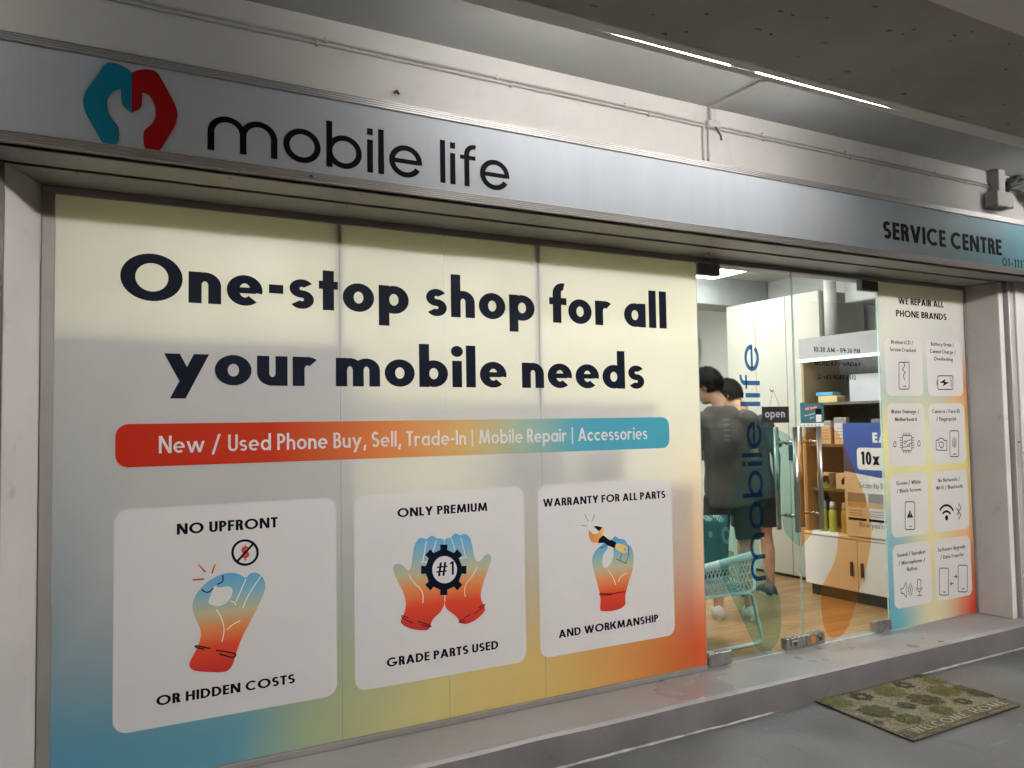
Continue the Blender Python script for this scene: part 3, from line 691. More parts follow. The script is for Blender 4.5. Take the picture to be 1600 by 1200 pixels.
A.lines('spark_lines', [[(428,405),(460,440)],[(503,403),(488,445)],[(402,474),(453,470)]], LW*1.2, sp, c, .0040, 0)
el = lambda cx, cy_, rx, ry, n=36: [(cx+rx*math.cos(2*math.pi*i/n), cy_+ry*math.sin(2*math.pi*i/n)) for i in range(n)]
dol = grad_mat('printed_dollar', 2, A.p((0, 362))[1], A.p((0, 342))[1], [(0, (.6, .05, .04)), (.45, (.5, .1, .08)), (.55, (.2, .42, .5)), (1, (.25, .5, .55))])
q = A.p((620, 380)); lettering('dollar_sign', 'S', (q[0], 0, q[1]), (1, 0, 0), (0, 0, A.p((620, 325))[1]-q[1]), dol, .24, c, width=A.p((655, 380))[0]-q[0], lift=.0036)
A.lines('dollar_stroke', [[(637, 318), (637, 388)]], LW, dol, c, .0036, 0)
e = el(636, 352, 56, 54); A.lines('ban_ring', [e+[e[0]]], LW*2.0, M['navy'], c, .0046, 0)
A.lines('ban_bar', [[(600, 393), (672, 313)]], LW*1.9, M['navy'], c, .0049, 0)
# two hands and a cog
A = Art(540, 740, 3.43, 0); c = cards[1]
hm = hand_mat('printed_hands', A.p((600, 320))[1], A.p((400, 840))[1])
A.fill('hand_print', [(295,782),(310,755),(320,720),(322,680),(305,630),(280,580),(258,535),(252,505),(262,485),(285,480),(310,495),(335,522),(350,507),(355,460),(362,400),(378,360),(398,343),(415,345),(432,354),(450,335),(470,333),(487,349),(505,345),(526,354),(528,700),(510,740),(480,765),(460,790),(450,825),(440,838),(400,840),(350,832),(310,815),(293,797)], hm, c, .0034, 2, {(526,354),(528,700)})
A.fill('hand_print', [(529,354),(545,343),(560,347),(575,325),(595,320),(612,332),(630,322),(650,326),(668,345),(680,400),(690,457),(710,474),(730,457),(750,432),(770,430),(780,445),(775,480),(755,530),(735,590),(722,640),(725,680),(745,715),(747,735),(720,765),(680,795),(640,808),(610,800),(600,775),(580,755),(550,735),(533,715),(529,690)], hm, c, .0034, 2, {(529,354),(529,690)})
g = []
for k in range(8):
    for da, rr in ((-20, .78), (-10.5, .80), (-9.5, 1.0), (9.5, 1.0), (10.5, .80), (20, .78)):
        a = math.radians(45*k+90+da); g.append((524+123*rr*math.cos(a), 515-137*rr*math.sin(a)))
A.fill('cog_print', g, M['navy'], c, .0050, 0); A.fill('cog_centre', el(528, 514, 66, 73), M['card'], c, .0056, 0)
a, b, t = A.p((483, 551)), A.p((578, 541)), A.p((483, 478))
lettering('number_one', '#1', (a[0], 0, a[1]), (1, 0, 0), (0, 0, t[1]-a[1]), M['navy'], .13, c, width=b[0]-a[0], lift=.0062)
A.lines('palm_lines', [[(432,360),(412,470)],[(485,357),(465,420)],[(400,472),(447,475)],[(565,347),(585,410)],[(617,343),(640,445)],[(605,455),(648,447)],[(337,540),(360,580),(400,615),(415,650),(412,692)],[(706,497),(680,545),(642,590),(633,630),(640,660)],[(529,640),(531,685)]], LW*.7, M['linewhite'], c, .0044)
A.lines('ink_lines', [[(335,772),(296,757),(300,772),(360,800)],[(383,790),(455,812),(457,822),(400,808)],[(668,750),(620,785),(598,800),(640,790)],[(688,750),(740,712),(745,695),(712,720)]], LW*.75, M['navy'], c, .0044)
# hand with adjustable spanner
A = Art(830, 730, 3.871, 0); c = cards[2]
hm = hand_mat('printed_fist', A.p((510, 440))[1], A.p((460, 872))[1])
A.fill('hand_print', [(414,860),(418,800),(412,755),(395,690),(375,625),(366,580),(368,540),(382,510),(410,480),(445,455),(462,447),(469,465),(460,492),(435,525),(425,565),(432,602),(445,612),(470,597),(490,562),(498,520),(493,480),(485,440),(495,420),(510,417),(526,432),(545,433),(570,442),(580,470),(600,475),(615,510),(619,560),(612,620),(595,670),(580,720),(570,755),(566,800),(571,825),(550,850),(510,865),(460,872),(418,869)], hm, c, .0034, 2)
ytan = pmat('printed_yellow', (.72, .52, .16), .35); hot = grad_mat('printed_jaw', 0, A.p((345, 400))[0], A.p((440, 400))[0], [(0, (.62, .16, .05)), (.6, (.72, .30, .06)), (1, (.75, .55, .15))])
A.fill('spanner_jaw', [(345,375),(362,397),(385,408),(405,395),(413,380),(410,365),(430,360),(440,378),(438,400),(425,420),(430,440),(405,455),(375,458),(355,440),(347,410)], hot, c, .0042, 1)
A.fill('spanner_shank', [(408,432),(430,412),(450,420),(512,455),(502,490),(465,475),(440,458),(400,458)], M['navy'], c, .0046, 0)
A.fill('spanner_tip', [(372,357),(395,355),(428,363),(408,387)], M['navy'], c, .0046, 0)
A.fill('spanner_grip', [(513,455),(575,475),(583,500),(562,524),(500,493)], ytan, c, .0048, 1)
A.fill('spanner_hole', el(564, 498, 8, 9, 12), M['gray_ink'], c, .0054, 0)
A.lines('ink_lines', [[(545,522),(533,560)],[(581,470),(590,520),(570,578)],[(512,555),(572,582)],[(408,487),(432,485),(465,455)],[(485,768),(410,774),(409,760),(470,768),(520,757),(568,752)]], LW*.7, M['navy'], c, .0056)
A.lines('palm_lines', [[(458,618),(490,660),(508,710)],[(575,640),(545,652),(528,672),(524,692)],[(430,385),(445,420),(475,440)]], LW*.75, M['linewhite'], c, .0060)
A.lines('spark_lines', [[(320,283),(342,328)],[(380,288),(364,332)],[(300,352),(338,355)]], LW*1.1, pmat('printed_teal_spark', (.22, .36, .36), .4), c, .0040, 0)

# ------------------------------------------------------------------ narrow printed window
sw = thing('shop_window', 'narrow printed side window listing phone repairs on small white cards', 'window', (5.48, 0, LZ))
box('pane', (4.994, .002, .178), (5.968, .012, 2.5505), M['glass'], sw)
sheet('printed_sheet', [(4.992, .176), (5.969, .176), (5.969, 2.551), (4.992, 2.551)], -.001, M['film_side'], sw)
box('right_stile', (5.9695, -.0125, LZ+.001), (5.9895, .045, 2.5515), M['frame'], sw, .002)
cols = ((1387, 1445.5), (1452.5, 1508)); rows = ((530, 618.5), (630.5, 728), (740, 838), (849.5, 949))
sc = {}
for ci, (a, b) in enumerate(cols):
    for ri, (t, u) in enumerate(rows):
        z1, z0 = W0(1415, t).z, W0(1415, u).z
        sc[ri, ci] = sheet('card', rrect(W0(a, 680).x, z0, W0(b, 680).x, z1, .05), -.0022, M['card'], sw)
def side_text(s, a, b, t, oy, parent, w=.18, nm='caption_lettering'):
    f = lambda q: (1365+q[0]/4.286, oy+q[1]/4.286)
    px_text(nm, s, f(a), f(b), f(t), M['blackink'], w, parent, 0, lift=.0034)
side_text('WE REPAIR ALL', (163, 150), (466, 175), (163, 105), 440, sw, .2, 'heading_lettering')
side_text('PHONE BRANDS', (148, 235), (486, 257), (148, 191), 440, sw, .2, 'heading_lettering')
for s, a, b, t, oy, k in (
    ('Broken LCD /', (115,414), (262,424), (115,388), 440, (0,0)), ('Screen Cracked', (107,465), (278,473), (107,440), 440, (0,0)),
    ('Battery Drain /', (382,428), (536,438), (382,403), 440, (0,1)), ('Cannot Charge /', (374,476), (548,487), (374,452), 440, (0,1)), ('Overheating', (402,526), (527,534), (402,502), 440, (0,1)),
    ('Water Damage /', (113,880), (302,885), (113,855), 440, (1,0)), ('Motherboard', (140,932), (286,935), (140,907), 440, (1,0)),
    ('Camera / Face ID', (388,880), (574,880), (388,855), 440, (1,1)), ('/ Fingerprint', (418,932), (550,931), (418,907), 440, (1,1)),
    ('Green / White', (150,246), (313,241), (150,220), 700, (2,0)), ('/ Black Screen', (152,297), (315,292), (152,271), 700, (2,0)),
    ('No Network /', (428,228), (574,220), (428,203), 700, (2,1)), ('Wi-Fi / Bluetooth', (415,277), (593,269), (415,252), 700, (2,1)),
    ('Sound / Speaker', (155,727), (348,708), (155,701), 700, (3,0)), ('/ Microphone /', (163,780), (343,764), (163,755), 700, (3,0)), ('Button', (222,822), (290,817), (222,797), 700, (3,0)),
    ('Software Upgrade', (428,691), (613,673), (428,666), 700, (3,1)), ('/ Data Transfer', (445,742), (603,726), (445,717), 700, (3,1))):
    side_text(s, a, b, t, oy, sc[k])
def rr(x0, y0, x1, y1, r=9):
    p = rrect(x0, y0, x1, y1, r, 3); return p+[p[0]]
def circ(cx, cy_, rx, ry=None, n=20):
    p = el(cx, cy_, rx, ry or rx, n); return p+[p[0]]
B1, B2 = Art(1365, 440, 4.286, 0), Art(1365, 700, 4.286, 0)
iw = .0060; ink = M['blackink']
B1.lines('phone_icon', [rr(167,540,235,720), [(197,541),(207,560),(189,590),(209,606),(196,630),(205,662)], [(193,701),(216,701)]], iw, ink, sc[0,0], .0036, 0)
B1.lines('battery_icon', [rr(427,631,528,722), [(421,660),(421,694)], [(515,645),(516,710)]], iw*1.1, ink, sc[0,1], .0036, 0)
B1.fill('bolt_icon', [(478,652),(440,676),(468,681),(458,702),(504,676),(474,671)], ink, sc[0,1], .0036, 0)
pins = [[(197+i*10.5, 1012), (197+i*10.5, 1030)] for i in range(5)]+[[(197+i*11, 1133), (197+i*11, 1150)] for i in range(5)]
pins += [[(173, 1045+i*17), (189, 1045+i*17)] for i in range(5)]+[[(253, 1045+i*17), (268, 1045+i*17)] for i in range(5)]
B1.lines('chip_icon', [rr(190,1031,252,1132,6), [(252,1060),(230,1062),(215,1072)], circ(207,1075,8), [(252,1085),(235,1083)], circ(232,1097,8), [(190,1108),(215,1106),(225,1100)]]+pins, iw*.85, ink, sc[1,0], .0036, 0)
for cx, cy_ in ((139, 1086), (301, 1081)):
    B1.lines('drop_icon', [[(cx,cy_-22),(cx-10,cy_+5),(cx-6,cy_+20),(cx+5,cy_+20),(cx+10,cy_+4),(cx,cy_-22)]], iw*.9, ink, sc[1,0], .0036, 1)
B1.lines('camera_icon', [[(415,1062),(433,1061),(440,1048),(462,1050),(468,1063),(487,1066),(487,1130),(416,1127),(415,1062)], circ(451,1092,15,19), [(428,1076),(433,1076)]], iw, ink, sc[1,1], .0036, 0)
B1.lines('phone_icon', [rr(508,999,566,1172), [(530,1155),(550,1155)]], iw, ink, sc[1,1], .0036, 0)
B1.lines('fingerprint_icon', [circ(537,1077,14,33), circ(537,1079,9.5,25), circ(537,1081,5,15), [(537,1070),(537,1092)]], iw*.55, ink, sc[1,1], .0036, 0)
B2.lines('phone_icon', [rr(208,360,272,545), [(235,524),(253,523)]], iw, ink, sc[2,0], .0036, 0)
B2.fill('warning_icon', [(240,413),(220,467),(262,466)], ink, sc[2,0], .0036, 0)
B2.lines('warning_mark', [[(241,430),(241,448)], [(241,454),(241,459)]], iw*.8, M['card'], sc[2,0], .0044, 0)
arc = lambda cx, cy_, rx, ry, a0, a1, n=12: [(cx+rx*math.cos(math.radians(a0+(a1-a0)*i/n)), cy_-ry*math.sin(math.radians(a0+(a1-a0)*i/n))) for i in range(n+1)]
B2.lines('wifi_icon', [arc(485,455,52,72,28,150), arc(485,458,30,34,25,150)], iw*2.6, ink, sc[2,1], .0036, 0)
B2.fill('wifi_dot', el(486,467,11,18,16), ink, sc[2,1], .0036, 0)
B2.lines('bluetooth_icon', [[(551,402),(582,447),(568,478),(567,370),(582,400),(553,450)]], iw, ink, sc[2,1], .0036, 0)
B2.lines('speaker_icon', [[(180,942),(196,939),(215,898),(216,1000),(197,972),(182,972),(180,942)], arc(214,948,18,24,-50,50,6), arc(214,948,30,40,-52,52,8), arc(214,948,42,55,-52,52,8)], iw*.9, ink, sc[3,0], .0036, 0)
B2.lines('microphone_icon', [rr(290,880,314,944,11), arc(302,922,20,38,195,345,10), [(303,960),(304,988)], [(287,989),(322,985)]], iw*.9, ink, sc[3,0], .0036, 0)
B2.lines('phone_icon', [rr(437,804,499,984), [(462,965),(480,963)]], iw, ink, sc[3,1], .0036, 0)
B2.lines('phone_icon', [rr(563,784,624,963), [(587,943),(605,941)]], iw, ink, sc[3,1], .0036, 0)
B2.lines('arrow_icon', [[(532,861),(555,860)], [(545,846),(556,860),(546,873)], [(511,908),(533,906)], [(520,893),(510,908),(521,921)]], iw*.9, ink, sc[3,1], .0036, 0)
# ------------------------------------------------------------------ glass doors
def pane_with_edges(x0, x1, parent):
    b = MB().box((x0, 0, .180), (x1, .012, 2.546))
    # front and back clear, narrow edges pale green
    return mesh_obj('pane', b.v, b.f, None, parent, mats=[M['glass'], M['edge']], midx=[1, 1, 0, 1, 0, 1])
D = {}
for k, (x0, x1, lab) in enumerate(((3.357, 4.157, 'left frameless glass door with blue vertical lettering and teal film'),
                                   (4.163, 4.989, 'right frameless glass door with opening hours and orange film'))):
    d = thing('glass_door', lab, 'door', ((x0+x1)/2, 0, LZ), 'pair of frameless glass doors'); D[k] = d
    pane_with_edges(x0, x1, d)
ld, rd = D[0], D[1]
box('hinge_patch', (3.359, -.016, 2.478), (3.535, .028, 2.5455), M['fit_dark'], ld, .003)
box('hinge_patch', (4.815, -.016, 2.478), (4.988, .028, 2.5455), M['fit_dark'], rd, .003)
box('hinge_patch', (3.359, -.018, .183), (3.535, .030, .262), M['chrome'], ld, .004)
box('hinge_patch', (4.822, -.018, .183), (4.990, .030, .255), M['chrome'], rd, .004)
for x0, x1, d in ((3.985, 4.156, ld), (4.164, 4.325, rd)):
    l = box('lock_patch', (x0, -.022, .190), (x1, .032, .262), M['chrome'], d, .004)
    cx = (x0+x1)/2-(.02 if d is ld else -.03)
    box('lock_cylinder', (cx-.032, -.030, .208), (cx+.032, -.0222, .246), M['chrome'], l, .003)
    box('key_slot', (cx-.014, -.0312, .216), (cx+.014, -.0301, .238), M['black'], l)
box('lock_label', (4.195, -.0229, .202), (4.245, -.0221, .246), pmat('orange_label', (.55, .24, .05), .5, var=.3, vscale=60), rd)
for hx, d in ((4.062, ld), (4.278, rd)):
    z0, z1 = .915, 1.562
    h = MB().tube([(hx, -.07, z0), (hx, -.07, z1)], .0155, 16).build('pull_handle', M['steel'], d, True)
    MB().tube([(hx, .082, z0), (hx, .082, z1)], .0155, 16).build('pull_handle', M['steel'], d, True)
    for z in (1.01, 1.465):
        MB().tube([(hx, -.068, z), (hx, -.004, z)], .010, 12).build('standoff', M['steel'], h, True)
        MB().tube([(hx, .016, z), (hx, .080, z)], .010, 12).build('standoff', M['steel'], h, True)
        MB().tube([(hx, -.008, z), (hx, 0, z)], .016, 14).build('standoff_collar', M['chrome'], h, True)
ta, ra = signart.p((645, 860)), signart.p((900, 896)); tb, rb = W0(1200, 1020), W0(1311, 994.5)
kx = (rb.x-tb.x)/(ra[0]-ta[0]); zoff = (tb.z+rb.z)/2
xf = lambda a: (tb.x+(a[0]-ta[0])*kx, zoff+(a[1]-(ta[1]+ra[1])/2)*kx)
for nm, q, mt in logo_halves(signart, ('teal_film', 'orange_film'), (M['teal_film'], M['orange_film']), None, 0, xf):
    lo, hi, d = (3.359, 4.156, ld) if 'teal' in nm else (4.164, 4.987, rd)
    mesh_obj(nm, [(min(max(x, lo), hi), -.0012, z) for x, z in q], [tuple(range(len(q)))], mt, d)
a, b, c = W0(1195.5, 905), W0(1196, 540), W0(1161, 560)
lettering('vertical_lettering', 'mobile life', (a.x+.005, -.0016, W0(1196, 906).z), (0, 0, 1), (-(a.x-W0(1158, 700).x)*1.02, 0, 0), M['blue_film'], .122, ld, width=W0(1190, 539).z-W0(1196, 906).z, lift=.001, xh=.73, asc=1.0, logo=True)
f7 = lambda x, y, oy: (1230+x/7.5, oy+y/7.5)
px_text('hours_lettering', '10:30 AM \u2013 09:30 PM', f7(308, 1046, 410), f7(855, 1066, 410), f7(308, 990, 410), M['navy'], .18, rd, 0, lift=.0016)
px_text('days_lettering', 'MONDAY \u2013 SUNDAY', f7(318, 82, 560), f7(860, 97, 560), f7(318, 30, 560), M['navy'], .18, rd, 0, lift=.0016)
px_text('phone_lettering', '+65 9347 6513', f7(422, 243, 560), f7(803, 250, 560), f7(422, 190, 560), M['navy'], .18, rd, 0, lift=.0016)
Aw = Art(1230, 560, 7.5, 0)
Aw.lines('call_icon', [el(379, 214, 25, 27, 20)+[el(379, 214, 25, 27, 20)[0]], [(358, 232), (352, 246), (368, 240)], [(368, 200), (370, 212), (380, 225), (391, 228), (392, 220)]], .0042, M['navy'], rd, .0022, 0)
# small notice stuck on the right door
st = thing('door_sticker', 'small teal voucher notice with red label stuck on the right glass door', 'sticker', tuple(W0(1268, 648)))
def aw(x, y): q = Aw.p((x, y)); return q
x0, x1, z1, z0 = aw(150, 660)[0], aw(424, 660)[0], aw(290, 520)[1], aw(290, 802)[1]
zs = z0+(z1-z0)*.155
sheet('backing', [(x0, zs), (x1, zs), (x1, z1), (x0, z1)], -.0030, pmat('teal_print', (.035, .15, .16), .35), st)
sheet('white_strip', [(x0, z0), (x1, z0), (x1, zs), (x0, zs)], -.0030, M['linewhite'], st)
Aw.fill('red_label', [(195,575),(352,548),(357,582),(200,618)], pmat('red_print', (.45, .02, .03), .35), st, .0036, 0)
for s, a, b, t, w in (('CDC Voucher', (205, 607), (348, 578), (205, 582), .2), ('Accepted', (200, 682), (312, 655), (200, 660), .18), ('here', (262, 708), (312, 698), (262, 686), .18)):
    q0, q1, q2 = aw(*a), aw(*b), aw(*t)
    lettering('notice_lettering', s, (q0[0], 0, q0[1]), (q1[0]-q0[0], 0, q1[1]-q0[1]), (0, 0, q2[1]-q0[1]), M['linewhite'], w, st, width=math.hypot(q1[0]-q0[0], q1[1]-q0[1]), lift=.0042)
Aw.fill('phone_picture', [(325,590),(395,588),(400,748),(332,750)], M['navy'], st, .0036, 0)
Aw.fill('phone_screen', [(330,660),(394,658),(396,744),(333,746)], M['linewhite'], st, .0042, 0)
for xx in (198, 240, 285, 325, 372): Aw.fill('tiny_mark', [(xx-9,775),(xx+9,774),(xx+9,788),(xx-9,789)], M['gray_ink'], st, .0036, 0)

# open sign hanging on the left door
Ao = Art(1085, 560, 7.5, -.012)
q = [Ao.p(a) for a in ((788, 562), (1098, 568), (1100, 755), (800, 757))]
ox0, ox1, oz0, oz1 = (q[0][0]+q[3][0])/2, (q[1][0]+q[2][0])/2, (q[2][1]+q[3][1])/2, (q[0][1]+q[1][1])/2
hk = Ao.p((918, 362))
os_ = thing('open_sign', 'small black open sign hanging on a string from a clear hook', 'sign', ((ox0+ox1)/2, -.012, oz0), )
box('board', (ox0, -.016, oz0), (ox1, -.008, oz1), pmat('black_sign_board', (.008, .008, .009), .35), os_, .0015)
e_ = .006; fr = MB()
for a, b in (((ox0, oz0), (ox1, oz0+e_)), ((ox0, oz1-e_), (ox1, oz1)), ((ox0, oz0+e_), (ox0+e_, oz1-e_)), ((ox1-e_, oz0+e_), (ox1, oz1-e_))): fr.box((a[0], -.019, a[1]), (b[0], -.0162, b[1]))
fr.build('frame', M['rubber'], os_)
Af = Art(1085, 560, 7.5, -.016)
a, b, t = Af.p((828, 695)), Af.p((1060, 698)), Af.p((828, 600))
lettering('open_lettering', 'open', (a[0], -.016, a[1]), (1, 0, 0), (0, 0, t[1]-a[1]), pmat('grey_sign_letter', (.38, .37, .40), .4), .20, os_, width=b[0]-a[0], lift=.001, xh=.70)
s1, s2 = Ao.p((878, 556)), Ao.p((1005, 563))
MB().tube([(s1[0], -.012, oz1-.004), (hk[0], -.014, hk[1]-.006), (s2[0], -.012, oz1-.004)], .0014, 6).build('string', M['cable'], os_)
hook = MB().tube([(hk[0], -.0005, hk[1]), (hk[0], -.006, hk[1])], [.016, .008], 16).build('suction_cup', pmat('clear_plastic', (.55, .53, .5), .2), os_, True)
MB().tube([(hk[0], -.006, hk[1]), (hk[0], -.016, hk[1]-.004), (hk[0], -.014, hk[1]-.012)], .0025, 8).build('hook_pin', M['chrome'], hook)

# ------------------------------------------------------------------ doormat
mz = GZ+.014
mt = thing('doormat', 'worn olive floral doormat lying before the glass doors', 'doormat', (4.2, -.72, GZ))
cn = [(3.712, -1.052), (4.652, -1.037), (4.70, -.425), (3.782, -.402)]
def mquad(u, v):
    a = Vector(cn[0]).lerp(Vector(cn[1]), u); b = Vector(cn[3]).lerp(Vector(cn[2]), u); return a.lerp(b, v)
mmat = pmat('coir_beige', (.25, .22, .15), .95, var=.25, vscale=60, bump=1.0, bscale=180, dirt=((.10, .085, .05), 9, .5, .5))
nx, ny = 40, 28; v = []; f = []
for j in range(ny+1):
    for i in range(nx+1):
        p = mquad(i/nx, j/ny); e = .004*mnoise.noise(Vector((i*.6, j*.6, 0)))*(1 if i in (0, nx) or j in (0, ny) else 0)
        v.append((p.x+e, p.y+e, mz+.0018*mnoise.noise(Vector((p.x*40, p.y*40, 0))) - (.006 if i in (0, nx) or j in (0, ny) else 0)))
for j in range(ny):
    for i in range(nx): f.append((j*(nx+1)+i, j*(nx+1)+i+1, (j+1)*(nx+1)+i+1, (j+1)*(nx+1)+i))
mesh_obj('pile', v, f, mmat, mt)
MB().add([(c[0], c[1], GZ+.001) for c in cn]+[(c[0], c[1], mz-.004) for c in cn], [(0, 1, 5, 4), (1, 2, 6, 5), (2, 3, 7, 6), (3, 0, 4, 7), (0, 3, 2, 1)]).build('rubber_backing', M['rubber'], mt)
mc = {'ring': (.055, .055, .022), 'dark': (.075, .068, .030), 'olive': (.085, .088, .030), 'yg': (.125, .125, .035)}
mm = {k: pmat('pile_'+k, c, .95, var=.3, vscale=70, bump=1.0, bscale=180) for k, c in mc.items()}
flowers = []
for i, (cx, cy_, hw, kd) in enumerate(((583,518,76,'ring'), (850,446,66,'ring'), (865,573,62,'ring'), (1215,548,62,'ring'), (430,553,105,'yg'), (762,487,105,'yg'), (678,608,110,'dark'), (985,537,112,'dark'),
        (880,658,95,'olive'), (1100,482,110,'yg'), (1045,418,85,'yg'), (930,390,42,'dark'), (1080,602,82,'olive'), (1225,468,70,'olive'), (1330,497,85,'dark'), (688,678,36,'dark'))):
    c = at(1200+cx/4, 960+cy_/4, 2, mz); r = (at(1200+(cx+hw)/4, 960+cy_/4, 2, mz)-c).length*1.05
    flowers.append((Vector((c.x, c.y)), r, kd)); n = 48; ph = rnd.uniform(0, 6); npet = 6 if kd == 'ring' else 8
    out = [(c.x+r*(.86+.14*math.cos(npet*t+ph))*math.cos(t), c.y+r*(.86+.14*math.cos(npet*t+ph))*math.sin(t)) for t in (2*math.pi*k/n for k in range(n))]
    out = [(min(max(x, 3.735), 4.67), min(max(y, -1.03), -.43)) for x, y in out]
    zz = mz+.0035+.0004*(i % 7)
    if kd == 'ring':
        inn = [(c.x+(x-c.x)*.36, c.y+(y-c.y)*.36) for x, y in out]
        mesh_obj('flower', [(x, y, zz) for x, y in out+inn], [(k, (k+1) % n, (k+1) % n+n, k+n) for k in range(n)], mm[kd], mt)
    else:
        fl = mesh_obj('flower', [(x, y, zz) for x, y in out], [tuple(range(n))], mm[kd], mt)
        inn = [(c.x+(x-c.x)*.28, c.y+(y-c.y)*.28, zz+.0032) for x, y in out]
        mesh_obj('flower_centre', inn, [tuple(range(n))], mm['olive' if kd != 'olive' else 'yg'], fl)
bd = [mquad(.02, .015), mquad(.985, .015), mquad(.985, .155), mquad(.02, .155)]
band = mesh_obj('border_band', [(p.x, p.y, mz+.0068) for p in bd], [(0, 1, 2, 3)], pmat('pile_band', (.10, .09, .048), .95, var=.25, vscale=60, bump=1.0, bscale=180), mt)
lm = pmat('pile_letters', (.34, .31, .21), .95, var=.25, vscale=70, bump=1.0, bscale=180)
for wd_, u0, u1 in (('WELCOME', .07, .555), ('HOME', .625, .93)):
    a = mquad(u0, .035); b = mquad(u1, .035)
    lettering('welcome_lettering', wd_, (a.x, a.y, mz+.0068), (b.x-a.x, b.y-a.y, 0), (0, .062, 0), lm, .17, band, width=(b-a).length, lift=.0035, track=.10)
# short coir fibres standing out of the pile, coloured by the pattern below them
fib = {k: MB() for k in ('base', 'ring', 'dark', 'olive', 'yg', 'band')}
for q_ in range(15000):
    u, v_ = rnd.random(), rnd.random()
    if rnd.random() < .06: u = rnd.choice((rnd.uniform(-.004, .004), 1+rnd.uniform(-.004, .004)))
    elif rnd.random() < .06: v_ = rnd.choice((rnd.uniform(-.006, .006), 1+rnd.uniform(-.006, .006)))
    p = mquad(u, v_); kd = 'band' if .015 < v_ < .155 else 'base'
    if kd == 'base':
        for c_, r_, k_, in flowers:
            dd = (p-c_).length
            if dd < r_*.9 and not (k_ == 'ring' and dd < r_*.33): kd = k_
    an = rnd.uniform(0, 6.28); w_ = rnd.uniform(.0008, .0016); h_ = rnd.uniform(.003, .008) if kd != 'band' else rnd.uniform(.002, .004); tl = rnd.uniform(0, .006); z_ = mz+(.001 if kd == 'base' else .005)
    c2, s2 = math.cos(an), math.sin(an)
    fib[kd].add([(p.x-s2*w_, p.y+c2*w_, z_-.003), (p.x+s2*w_, p.y-c2*w_, z_-.003), (p.x+c2*tl, p.y+s2*tl, z_+h_)], [(0, 1, 2)])
for k_, mb_ in fib.items():
    o = mb_.build('pile_fibres', {'base': mmat, 'band': band.data.materials[0]}.get(k_) or mm[k_], mt); o['kind'] = 'stuff'

# ------------------------------------------------------------------ conduits, cables, boxes on the wall
for z, r in ((3.272, .0075), (3.252, .0075)):
    pts = [(-9+.35*i, WY-.009, z+.003*mnoise.noise(Vector((i*.7, z*9, 0)))) for i in range(44)]
    o = MB().tube(pts, r, 8).build('wall_cable', M['conduit'], None, True)
    tag(o, ('upper' if z > 3.26 else 'lower')+' of the two painted cables clipped along the wall over the sign', 'cable')
    for i in range(9):
        x = -.6+i*.83+rnd.uniform(-.1, .1); box('clip', (x, WY-.018, z-.011), (x+.012, WY-.0005, z+.011), M['conduit'], o)
vc = thing('wall_conduit', 'painted conduit drop running from the ceiling down behind the sign', 'conduit', (3.23, WY, 2.98))
for x in (3.185, 3.222): MB().tube([(x, WY-.009, 2.965), (x, WY-.009, 3.246)], .0075, 8).build('riser_pipe', M['conduit'], vc, True)
box('saddle', (3.20, WY-.035, 3.245), (3.30, WY-.001, 3.285), M['conduit'], vc, .006)
box('upper_trunk', (3.225, WY-.03, 3.286), (3.265, WY-.001, CZ-.001), M['conduit'], vc, .003)
box('ceiling_trunk', (3.225, BY1+.02, CZ-.022), (3.265, WY-.031, CZ-.001), M['conduit'], vc, .003)
MB().tube([(3.255, WY-.03, 3.25), (3.275, WY-.05, 3.20), (3.285, WY-.045, 3.175)], .006, 8).build('loose_end', M['cable'], vc, True)
jx = thing('junction_box', 'white plastic junction box on the wall at the end of the sign', 'junction box', (5.95, -.33, 3.09))
box('case', (5.84, -.37, 3.095), (6.045, WY-.001, 3.205), M['pvcbox'], jx, .008)
MB().tube([(5.945, -.35, 3.0945), (5.945, -.35, 3.080)], [.045, .038], 16).build('gland', M['pvcbox'], jx, True)
box('trunk', (5.905, -.345, 3.206), (5.985, WY-.001, CZ-.001), M['conduit'], jx, .003)
for i in range(8):
    z = 3.33-.03*i+rnd.uniform(-.01, .01)
    pts = [(6.05+.001*i, -.30-.012*(i % 3), 3.22+.012*i), (6.2+.03*i, -.32-.02*(i % 4), z+.03), (6.6, -.31-.02*(i % 3), z-.02*(i % 2)), (7.6, -.31-.02*(i % 3), z+.02)]
    o = MB().tube([pts[0]]+[tuple(Vector(pts[k]).lerp(Vector(pts[k+1]), t)) for k in range(3) for t in (.34, .67, 1)], .010+.006*(i % 3 == 0), 8).build('service_cable', M['cable'], None, True)
    tag(o, ('lowest', 'second lowest', 'third lowest', 'fourth lowest', 'fourth highest', 'third highest', 'second highest', 'highest')[i]+' cable of the tangle leaving the junction box', 'cable', 'tangled cables by the junction box')
o = MB().tube([(1.36, WY-.001, 3.105), (1.36, WY-.022, 3.105), (1.367, WY-.026, 3.090)], .006, 8).build('wall_hook', pmat('rusty_hook', (.12, .05, .035), .7), None, True)
tag(o, 'small rusty hook on the wall above the sign lettering', 'hook')

# ------------------------------------------------------------------ tube lamps under the walkway ceiling
def tube_lamp(loc, mat, label, L=1.2):
    t = thing('tube_lamp', label, 'lamp', loc, 'tube lamps under the walkway ceiling'); x, y, z = loc
    box('batten', (x-L/2-.03, y-.03, z-.035), (x+L/2+.03, y+.03, z-.001), M['whitemetal'], t, .004)
    for s in (-1, 1): box('lamp_holder', (x+s*(L/2+.012)-.012, y-.016, z-.075), (x+s*(L/2+.012)+.012, y+.016, z-.036), M['whitemetal'], t, .003)
    MB().tube([(x-L/2, y, z-.06), (x+L/2, y, z-.06)], .014, 14).build('tube', mat, t, True)
